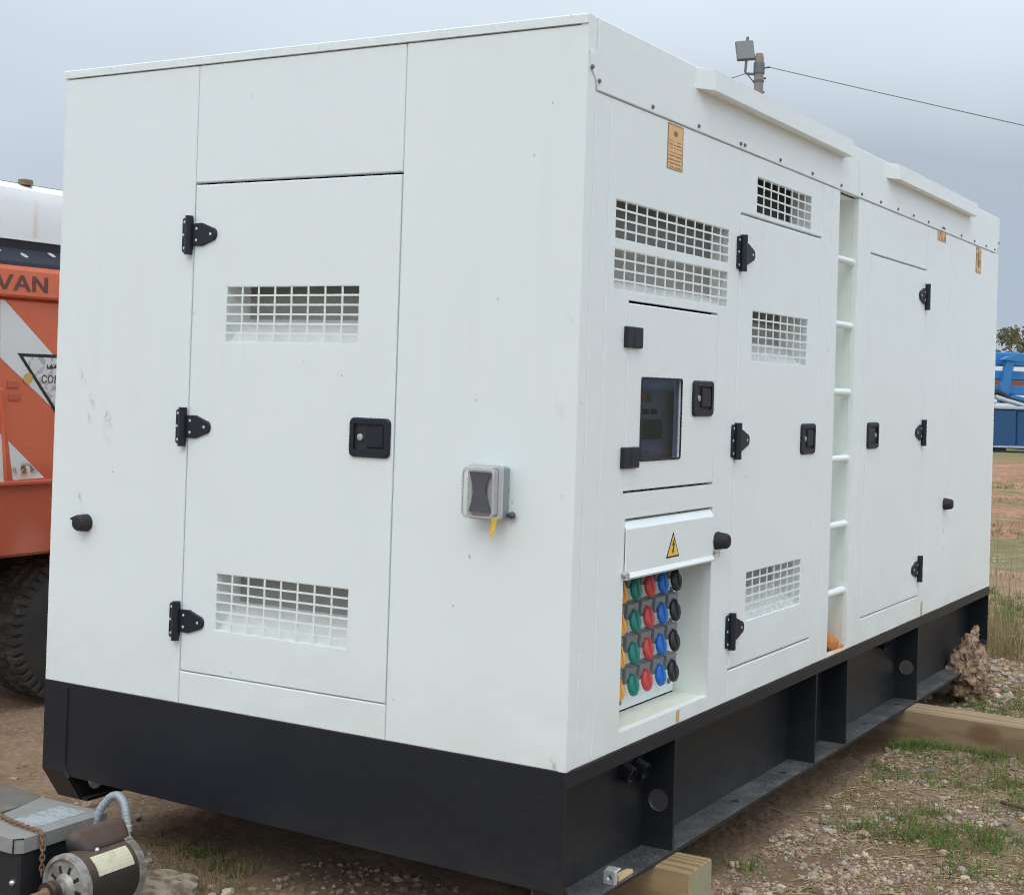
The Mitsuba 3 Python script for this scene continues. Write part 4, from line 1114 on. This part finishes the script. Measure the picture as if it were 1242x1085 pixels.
Rm[:3, 0], Rm[:3, 1], Rm[:3, 2], Rm[:3, 3] = a1, b1, np.cross(a1, b1), PL(-0.40, 0.05, 10.86)
add(FLT + '__lamp_body', fins, 'm_floodgrey', Rm)
add(FLT + '__sensor', cyl(PL(-0.34, 0.12, 11.14), PL(-0.33, 0.12, 11.27), 0.04), 'm_floodgrey')
add(FLT + '__bracket', cat([tube([PL(-0.10, 0, 10.20), PL(-0.36, 0.0, 10.22), PL(-0.38, 0.0, 10.27), PL(-0.36, 0.0, 10.62)], 0.038, 8), tube([PL(-0.32, 0, 10.2), PL(-0.12, 0, 9.95)], 0.018, 6)]), 'm_floodgrey')


def wire(p, q, sag, n=40, r=0.014):
    t = np.linspace(0, 1, n)
    w = np.outer(1 - t, p) + np.outer(t, q)
    w[:, 2] -= sag * 4 * t * (1 - t)
    return tube(w, r, 6)


d2 = RIGHT * ((1242 - CX) / FOCAL) + DOWN * ((150 - CY) / FOCAL) + FWD
q0 = PL(0.25, 0, 10.42)
q1 = EYE + d2 / np.linalg.norm(d2[:2]) * 34.0
add('overhead_wire', cat([wire(q0, q0 + (q1 - q0) * 3.2, 0.05, 60, 0.013)]), 'm_wire', smooth=True, label='dark overhead wire sagging from the pole towards the right of the sky', category='wire')
add('service_wire', wire(PL(-0.36, 0, 10.22), PL(-9.0, 1.0, 7.6), 0.12, 30, 0.013), 'm_wire', smooth=True, label='thin service wire leaving the floodlight bracket to the left and dropping behind the roof', category='wire')

# blue boom lift
BL = thing('boom_lift', 'bright blue boom lift with folded arms above a dark blue tub chassis', 'boom lift')
bp = ray_at(1222, 38.0)
yaw = math.atan2(hr[1], hr[0]) + 0.10
BLM = np.eye(4)
BLM[:3, 0], BLM[:3, 1], BLM[:3, 3] = (math.cos(yaw), math.sin(yaw), 0), (-math.sin(yaw), math.cos(yaw), 0), (bp[0], bp[1], 0.0)
# local: x along the machine (right in view), y away from the viewer, z up
add(BL + '__tub', rbx(-3.0, 0.28, 0.0, 2.1, 0.16, 1.11, 0.03), 'm_blue_dark', BLM, label='dark blue tub side')
add(BL + '__tub', rbx(0.30, 3.2, 0.03, 2.1, 0.10, 1.11, 0.03), 'm_blue_dark', BLM)
add(BL + '__tub_rim', cat([rbx(-3.05, 3.25, -0.04, 0.06, 1.11, 1.19, 0.015), rbx(-3.05, 3.25, 2.05, 2.15, 1.11, 1.19, 0.015)]), 'm_rimgrey', BLM)
add(BL + '__base_rail', rbx(-3.0, 3.2, -0.02, 0.05, 0.13, 0.18, 0.01), 'm_rimgrey', BLM)
for xx in (-2.2, -0.2, 1.9):
    for yy in (0.25, 1.85):
        add(BL + '__foot', rbx(xx - 0.25, xx + 0.25, yy - 0.2, yy + 0.2, -0.05, 0.16, 0.02), 'm_darkbox', BLM)
add(BL + '__boom_arm', rbx(-3.6, 3.6, 0.75, 1.05, 2.22, 2.58, 0.03), 'm_blue', BLM, label='uppermost blue arm')
add(BL + '__boom_arm', rbx(-3.4, 3.4, 0.60, 0.85, 1.86, 2.10, 0.03), 'm_blue', BLM)
add(BL + '__boom_arm', rbx(-3.4, 3.4, 0.60, 0.85, 1.48, 1.72, 0.03), 'm_blue', BLM)
add(BL + '__arm_link', hull([(x + sx_, yy, zz) for (x, zz) in ((0.24, 2.44), (0.06, 1.26)) for sx_ in (-0.10, 0.12) for yy in (0.40, 0.58)]), 'm_blue', BLM)
add(BL + '__link_head', hull([(0.0, 0.35, 2.38), (0.60, 0.35, 2.32), (0.38, 0.35, 2.50), (0.18, 0.35, 2.47), (0.0, 0.62, 2.38), (0.60, 0.62, 2.32), (0.38, 0.62, 2.50), (0.18, 0.62, 2.47)]), 'm_blue', BLM)
add(BL + '__lower_arm', hull([(x, yy, zz) for yy in (0.30, 0.60) for x, zz in ((-1.6, 1.70), (-1.5, 1.40), (-0.62, 1.50), (-0.15, 1.25), (-0.5, 1.15), (-1.2, 1.2))]), 'm_blue', BLM)
add(BL + '__lower_arm', hull([(x, yy, zz) for yy in (0.30, 0.60) for x, zz in ((0.30, 1.48), (2.2, 1.10), (1.8, 1.02), (0.1, 1.30))]), 'm_blue', BLM)
add(BL + '__cable_carrier', tube([(-0.38, 0.27, 1.42), (-0.30, 0.27, 1.52), (-0.14, 0.27, 1.54), (0.02, 0.27, 1.46), (0.22, 0.27, 1.34), (0.9, 0.27, 1.20)], 0.075, 8), 'm_gasket', BLM, smooth=40)
add(BL + '__ram', tube([(-0.22, 0.21, 1.42), (0.05, 0.21, 1.34), (0.6, 0.21, 1.20)], 0.06, 8), 'm_rimgrey', BLM, smooth=40)

# white trailer and a reddish load beyond the boom lift
WT_ = thing('box_trailer', 'white box trailer seen in slits between the blue boom arms', 'trailer')
tp = ray_at(1224, 52.0)
TM = BLM.copy()
TM[:3, 3] = (tp[0], tp[1], 0)
add(WT_ + '__box', rbx(-4.5, 4.5, 0, 2.4, 0.9, 2.75, 0.04), 'm_trailerwhite', TM)
add(WT_ + '__side_stripe', bx(-4.4, 4.4, -0.012, -0.001, 1.62, 2.15), 'm_trailerred', TM)
add(WT_ + '__chassis', cat([rbx(-4.3, 4.3, 0.3, 2.1, 0.55, 0.89, 0.03)]), 'm_darkbox', TM)
for xx in (-2.4, -1.4, 3.6):
    add(WT_ + '__wheel', cat([cyl((xx, 0.05, 0.42), (xx, 0.40, 0.42), 0.44), cyl((xx, 2.0, 0.42), (xx, 2.35, 0.42), 0.44)]), 'm_tyre', TM)


# trees
def tree(name, x, y, h, r, seed, label, hue, group=None, nleaf=3600):
    g = np.random.default_rng(seed)
    k = thing(name, label, 'tree', group)
    tr_ = [tube([(x, y, -0.2), (x + 0.1, y, h * 0.25), (x + 0.05, y + 0.1, h * 0.5), (x, y, h * 0.85)], 0.2, 8, [0.22, 0.17, 0.12, 0.04])]
    blobs = []
    for i in range(16):
        a, zz = g.uniform(0, 6.28), g.uniform(0.35, 0.98)
        rr = r * (0.25 + 0.65 * math.sqrt(max(0.0, 1 - ((zz - 0.55) / 0.5) ** 2))) * g.uniform(0.5, 1.0)
        c = np.array([x + rr * math.cos(a), y + rr * math.sin(a), h * zz])
        tr_.append(tube([(x, y, h * (zz - 0.25)), tuple((np.array([x, y, h * (zz - 0.12)]) + c) / 2), tuple(c)], 0.05, 5, [0.07, 0.045, 0.015]))
        blobs.append((c, r * g.uniform(0.25, 0.45)))
    add(k + '__trunk', cat(tr_), 'm_bark', smooth=40)
    vs, cs = [], []
    for c, br_ in blobs:
        m = nleaf // len(blobs)
        q = g.normal(size=(m, 3))
        q /= np.linalg.norm(q, axis=1, keepdims=True)
        ctr = c + q * br_ * (g.uniform(0.2, 1, (m, 1)) ** 0.45) * np.array([1, 1, 0.8])
        a = g.normal(size=(m, 3))
        b = g.normal(size=(m, 3))
        s = g.uniform(0.05, 0.12, (m, 1))
        a = a / np.linalg.norm(a, axis=1, keepdims=True) * s
        b = b / np.linalg.norm(b, axis=1, keepdims=True) * s * 0.7
        vs.append(np.stack([ctr - a, ctr + b, ctr + a, ctr - b], 1).reshape(-1, 3))
        tone = g.uniform(0.65, 1.25) * g.uniform(0.75, 1.25, (m, 1))
        cs.append(np.repeat(np.asarray(hue) * tone, 4, axis=0))
    v = np.vstack(vs)
    i4 = np.arange(len(v) // 4)[:, None] * 4
    f = np.vstack([i4 + np.array([0, 1, 2]), i4 + np.array([0, 2, 3])])
    add(k + '__crown', trimesh.Trimesh(v, f, process=False), 'm_leaf', color=np.clip(np.vstack(cs), 0, 1))


for i, (px, dist, h, r, lab, hue) in enumerate((
        (1256, 78, 6.3, 2.4, 'olive brown tree behind the blue boom arms at the right edge', (0.20, 0.185, 0.095)),
        (1214, 110, 5.0, 1.5, 'small hazy tree left of the olive tree by the white corner', (0.27, 0.26, 0.19)),
        (1330, 88, 7.5, 3.4, 'broad tree standing right of the olive tree', (0.18, 0.19, 0.09)))):
    q = ray_at(px, dist)
    tree('tree', q[0], q[1], h, r, 20 + i, lab, hue)

# ------------------------------------------------------------------ gravel, grass, litter
def in_view_ok(x, y):
    """not under or inside things"""
    inside = (x > -1.66) & (x < -0.02) & (y > 0.15) & (y < 3.9)
    timber_a = (x < 0.11) & (y > 0.45) & (y < 0.64) & (x > -1.8)
    yy = y + 0.06 * (x + 0.05)
    timber_b = (x < 1.5) & (yy > 2.62) & (yy < 2.83)
    motor = (x > -1.66) & (x < -1.02) & (y > -0.55) & (y < -0.16)
    tyre = (x > -3.30) & (x < -3.03) & (y > 1.15) & (y < 1.45)
    return ~(inside | timber_a | timber_b | motor | tyre)


ICO = trimesh.creation.icosphere(1)
ICO0 = trimesh.creation.icosphere(0)


def stones(g, xy, size, ico):
    n, nv = len(xy), len(ico.vertices)
    base_ = np.repeat(ico.vertices[None], n, 0) * (1 + 0.55 * (g.random((n, nv, 1)) - 0.5))
    base_ = base_ * g.uniform(0.6, 1.15, (n, 1, 3)) * np.array([1, 1, 0.62]) * size[:, None, None]
    a = g.uniform(0, 6.28, n)
    ca, sa = np.cos(a)[:, None], np.sin(a)[:, None]
    v = np.stack([base_[..., 0] * ca - base_[..., 1] * sa, base_[..., 0] * sa + base_[..., 1] * ca, base_[..., 2]], -1)
    v += np.stack([xy[:, 0], xy[:, 1], height(xy[:, 0], xy[:, 1]) + size * 0.22], -1)[:, None]
    f = (ico.faces[None] + (np.arange(n) * nv)[:, None, None]).reshape(-1, 3)
    tone = g.uniform(0.50, 1.15, (n, 1))
    pal = np.array([[0.42, 0.31, 0.235], [0.50, 0.415, 0.335], [0.33, 0.215, 0.15], [0.45, 0.31, 0.22], [0.36, 0.30, 0.25]])
    col = pal[g.integers(0, len(pal), n)] * tone
    return v.reshape(-1, 3), f, np.repeat(col, nv, 0)


def scatter(g, n, box, dens):
    x = g.uniform(box[0], box[1], n)
    y = g.uniform(box[2], box[3], n)
    k = (g.random(n) < dens(x, y)) & in_view_ok(x, y)
    return np.column_stack([x[k], y[k]])


def dens_right(x, y):
    p = np.stack([x, y, 0 * x], -1)
    n = meshkit.fbm(p * 2.6, 3, 21)
    m = meshkit.fbm(p * 9, 2, 22)
    strip_ = np.exp(-((x - 0.14 - 0.05 * (y - 1)) / 0.22) ** 2) * (1 + 0.8 * np.exp(-((y - 0.85) / 0.3) ** 2))
    low = np.exp(-((x - 0.50) / 0.25) ** 2 - ((y - 1.02) / 0.18) ** 2)
    return np.clip(np.clip((n - 0.44) * 4, 0, 1) * np.clip((m - 0.3) * 3, 0, 1) * 0.6 + 0.35 * strip_ * np.clip((m - 0.35) * 3, 0, 1) + 0.8 * low * np.clip((m - 0.30) * 3, 0, 1) + 0.16 * np.clip((m - 0.38) * 4, 0, 1), 0.05, 1)


g = np.random.default_rng(11)
sets = []
xy = scatter(g, 15000, (-0.1, 1.3, 0.55, 4.6), dens_right)
sets.append(stones(g, xy, np.clip(g.lognormal(-4.95, 0.40, len(xy)), 0.003, 0.020), ICO))
xy = scatter(g, 60000, (-0.1, 1.3, 0.55, 5.5), dens_right)
sets.append(stones(g, xy, np.clip(g.lognormal(-5.5, 0.35, len(xy)), 0.002, 0.009), ICO0))
xy = scatter(g, 2600, (-3.6, -0.1, -0.9, 1.6), lambda x, y: np.clip((meshkit.fbm(np.stack([x, y, 0 * x], -1) * 3, 3, 31) - 0.42) * 3, 0.03, 0.8))
sets.append(stones(g, xy, np.clip(g.lognormal(-4.9, 0.5, len(xy)), 0.003, 0.024), ICO))
xy = scatter(g, 420, (-0.7, 0.0, 0.0, 0.45), lambda x, y: 0.5 + 0 * x)
xy2 = np.column_stack([g.uniform(-1.0, -0.05, 380), g.uniform(0.05, 0.42, 380)])
sets.append(stones(g, np.vstack([xy, xy2]), np.clip(g.lognormal(-5.15, 0.45, len(xy) + 380), 0.003, 0.014), ICO))
xy = scatter(g, 5000, (-2.2, 2.0, 4.2, 12.0), lambda x, y: np.clip((meshkit.fbm(np.stack([x, y, 0 * x], -1) * 1.5, 3, 33) - 0.45) * 3, 0.02, 0.6))
sets.append(stones(g, xy, np.clip(g.lognormal(-4.3, 0.4, len(xy)), 0.006, 0.035), ICO0))
xy = np.column_stack([g.normal(0.06, 0.12, 420), g.normal(3.80, 0.26, 420)])
sets.append(stones(g, xy, np.clip(g.lognormal(-4.6, 0.45, len(xy)), 0.004, 0.026), ICO0))
v, f, c, off = [], [], [], 0
for a, b, d in sets:
    v.append(a)
    f.append(b + off)
    c.append(d)
    off += len(a)
add('gravel', trimesh.Trimesh(np.vstack(v), np.vstack(f), process=False), 'm_vcol', color=np.clip(np.vstack(c), 0, 1), label='loose grey and tan gravel scattered over the dirt', kind='stuff', category='gravel')


def blades(g, xy, h, w, lean, pal, seg=3):
    """curved tapering blades, each a strip of seg quads; flat sheets bent along their length"""
    n = len(xy)
    a = g.uniform(0, 6.28, n)
    dirv = np.stack([np.cos(a), np.sin(a)], -1)
    sd = np.stack([-np.sin(a), np.cos(a)], -1)
    z0 = height(xy[:, 0], xy[:, 1]) - 0.004
    rows = []
    for s in np.linspace(0, 1, seg + 1):
        c = np.column_stack([xy + dirv * (lean * h * s * s)[:, None], z0 + h * (s - 0.35 * lean * s * s)])
        ww = (w * (1 - 0.92 * s))[:, None]
        o = np.column_stack([sd * ww, np.zeros(n)])
        rows += [c - o, c + o]
    v = np.stack(rows, 1)
    k = 2 * (seg + 1)
    f = []
    for i in range(seg):
        f += [[2 * i, 2 * i + 1, 2 * i + 3], [2 * i, 2 * i + 3, 2 * i + 2]]
    f = (np.array(f)[None] + (np.arange(n) * k)[:, None, None]).reshape(-1, 3)
    col = np.asarray(pal)[g.integers(0, len(pal), n)] * g.uniform(0.65, 1.3, (n, 1))
    return v.reshape(-1, 3), f, np.repeat(col, k, 0)


def tufts(g, centres, spread, per, jitter=0.010):
    out = []
    for (x, y), s, n in zip(centres, spread, per):
        out.append(np.column_stack([g.normal(x, s, n), g.normal(y, s, n)]))
    return np.vstack(out)


GREEN = [(0.115, 0.225, 0.050), (0.16, 0.27, 0.06), (0.21, 0.29, 0.075), (0.09, 0.175, 0.045), (0.24, 0.22, 0.11), (0.27, 0.22, 0.13)]
DRY = [(0.33, 0.25, 0.14), (0.40, 0.32, 0.19), (0.26, 0.18, 0.10), (0.30, 0.25, 0.13)]
g = np.random.default_rng(5)


def patch(cx, cy, sx_, sy_, rot, n):
    q = g.normal(size=(n, 2)) * (sx_, sy_)
    c_, s_ = math.cos(rot), math.sin(rot)
    return q @ np.array([[c_, s_], [-s_, c_]]) + (cx, cy)


cent = np.vstack([patch(0.45, 1.56, 0.17, 0.075, 0.1, 75), patch(0.33, 1.72, 0.10, 0.05, 0.1, 24), patch(0.58, 1.30, 0.05, 0.05, 0, 12), patch(0.62, 1.62, 0.10, 0.06, 0, 18),
                  patch(0.40, 2.56, 0.30, 0.05, -0.06, 40), patch(0.05, 2.58, 0.08, 0.03, 0, 40), patch(0.28, 2.60, 0.06, 0.022, -0.06, 16), patch(0.50, 2.58, 0.05, 0.03, -0.06, 16), patch(0.10, 2.52, 0.12, 0.07, 0, 36), patch(0.47, 2.30, 0.12, 0.12, 0, 44), patch(0.12, 2.22, 0.13, 0.05, 0, 20), patch(0.62, 2.05, 0.14, 0.12, 0, 20),
                  patch(0.30, 3.62, 0.25, 0.14, 0.0, 110), patch(0.55, 3.35, 0.25, 0.20, 0, 70), patch(0.2, 1.56, 0.02, 0.02, 0, 5), patch(0.02, 1.02, 0.025, 0.02, 0, 5), patch(0.70, 0.95, 0.06, 0.06, 0, 12),
                  patch(-1.28, 0.20, 0.10, 0.05, 0, 14), patch(-0.90, 0.12, 0.35, 0.06, 0, 6), patch(0.75, 1.2, 0.2, 0.2, 0, 14), patch(0.5, 5.6, 0.9, 0.5, 0, 150), patch(-0.35, 6.4, 0.35, 0.5, 0, 110)])
cent = cent[in_view_ok(cent[:, 0], cent[:, 1]) | (cent[:, 0] < -0.8)]
xy = tufts(g, cent, np.full(len(cent), 0.024), g.integers(9, 34, len(cent)))
n = len(xy)
v, f, c = blades(g, xy, g.uniform(0.015, 0.052, n) * np.where(xy[:, 1] > 5, 1.9, 1.0), g.uniform(0.0011, 0.0022, n) * np.where(xy[:, 1] > 5, 2.2, 1.0), g.uniform(0.1, 1.1, n), GREEN)
far_g = np.column_stack([g.uniform(-4, 3, 9000), g.uniform(7, 22, 9000)])
far_g = far_g[g.random(len(far_g)) < np.clip((meshkit.fbm(np.column_stack([far_g * (0.22, 0.75), 0 * far_g[:, 0]]), 3, 44) - 0.52) * 4, 0, 0.7)]
far_g = np.vstack([far_g + g.normal(size=far_g.shape) * 0.06 for _ in range(4)])
n = len(far_g)
v2, f2, c2 = blades(g, far_g, g.uniform(0.03, 0.08, n), g.uniform(0.003, 0.006, n), g.uniform(0.2, 1.0, n), GREEN + DRY[:2], 2)
add('grass', trimesh.Trimesh(np.vstack([v, v2]), np.vstack([f, f2 + len(v)]), process=False), 'm_leaf', color=np.clip(np.vstack([c, c2]), 0, 1), label='patchy short green grass growing through the gravel', kind='stuff', category='grass')

cent = np.vstack([patch(-0.30, 5.15, 0.22, 0.40, 0, 26), patch(0.05, 4.7, 0.22, 0.3, 0, 30), patch(0.4, 4.8, 0.35, 0.45, 0, 26), patch(0.25, 2.0, 0.25, 0.35, 0, 26), patch(-1.2, 0.10, 0.10, 0.05, 0, 10)])
xy = tufts(g, cent, np.full(len(cent), 0.05), g.integers(16, 40, len(cent)))
n = len(xy)
hh = np.where(xy[:, 1] > 4.2, g.uniform(0.08, 0.34, n) ** 1.15, g.uniform(0.02, 0.06, n))
v, f, c = blades(g, xy, hh, np.where(xy[:, 1] > 4.2, 0.0022, 0.0013) * g.uniform(0.7, 1.3, n), g.uniform(0.05, 0.9, n), DRY)
st = patch(-0.25, 5.05, 0.18, 0.35, 0, 46)
v3, f3, c3 = blades(g, st, g.uniform(0.35, 0.78, 46), np.full(46, 0.0030), g.uniform(0.02, 0.35, 46), DRY[:2])
add('dry_grass', trimesh.Trimesh(np.vstack([v, v3]), np.vstack([f, f3 + len(v)]), process=False), 'm_leaf', color=np.clip(np.vstack([c, c3]), 0, 1), label='tall dry straw coloured grass by the far end of the skid', kind='stuff', category='dry grass')

# straw litter lying flat on the dirt
n = 6500
q = np.column_stack([g.uniform(-0.1, 1.2, n), g.uniform(0.6, 4.2, n)])
q = np.vstack([q, np.column_stack([g.uniform(-1.7, -0.6, 260), g.uniform(-0.4, 0.35, 260)])])
q = q[in_view_ok(q[:, 0], q[:, 1]) & (meshkit.fbm(np.column_stack([q * 2.2, 0 * q[:, 0]]), 3, 51) > 0.42)]
ms, cols_ = [], []
for i, (x, y) in enumerate(q):
    L_, a = g.uniform(0.015, 0.075), g.uniform(0, 3.14)
    dx, dy = math.cos(a) * L_ / 2, math.sin(a) * L_ / 2
    z0, z1 = float(height(x - dx, y - dy)), float(height(x + dx, y + dy))
    r = g.uniform(0.0008, 0.0018)
    t_ = tube([(x - dx, y - dy, z0 + r), (x + g.normal(0, 0.003), y + g.normal(0, 0.003), (z0 + z1) / 2 + r + g.uniform(0, 0.006)), (x + dx, y + dy, z1 + r)], r, 4)
    ms.append(t_)
    cols_.append(np.repeat((np.array(DRY[g.integers(0, 4)]) * g.uniform(0.8, 1.35))[None], len(t_.vertices), 0))
add('straw_litter', cat(ms), 'm_vcol', color=np.clip(np.vstack(cols_), 0, 1), label='bits of dead straw lying on the dirt', kind='stuff', category='straw')
sp = np.array([(0.52, 2.02, 0.012), (0.60, 1.98, 0.016), (0.70, 1.96, 0.012)])
add('fallen_stick', tube(sp, 0.007, 8), 'm_bark', smooth=True, label='dark stick lying on the gravel between the grass and the timber beam', category='stick')
add('fallen_stick', tube(np.array([(0.62, 1.86, 0.010), (0.655, 1.95, 0.022), (0.67, 2.03, 0.014)]), 0.006, 8), 'm_tape', smooth=True, label='pale stick lying near the right edge by the dark stick', category='stick')
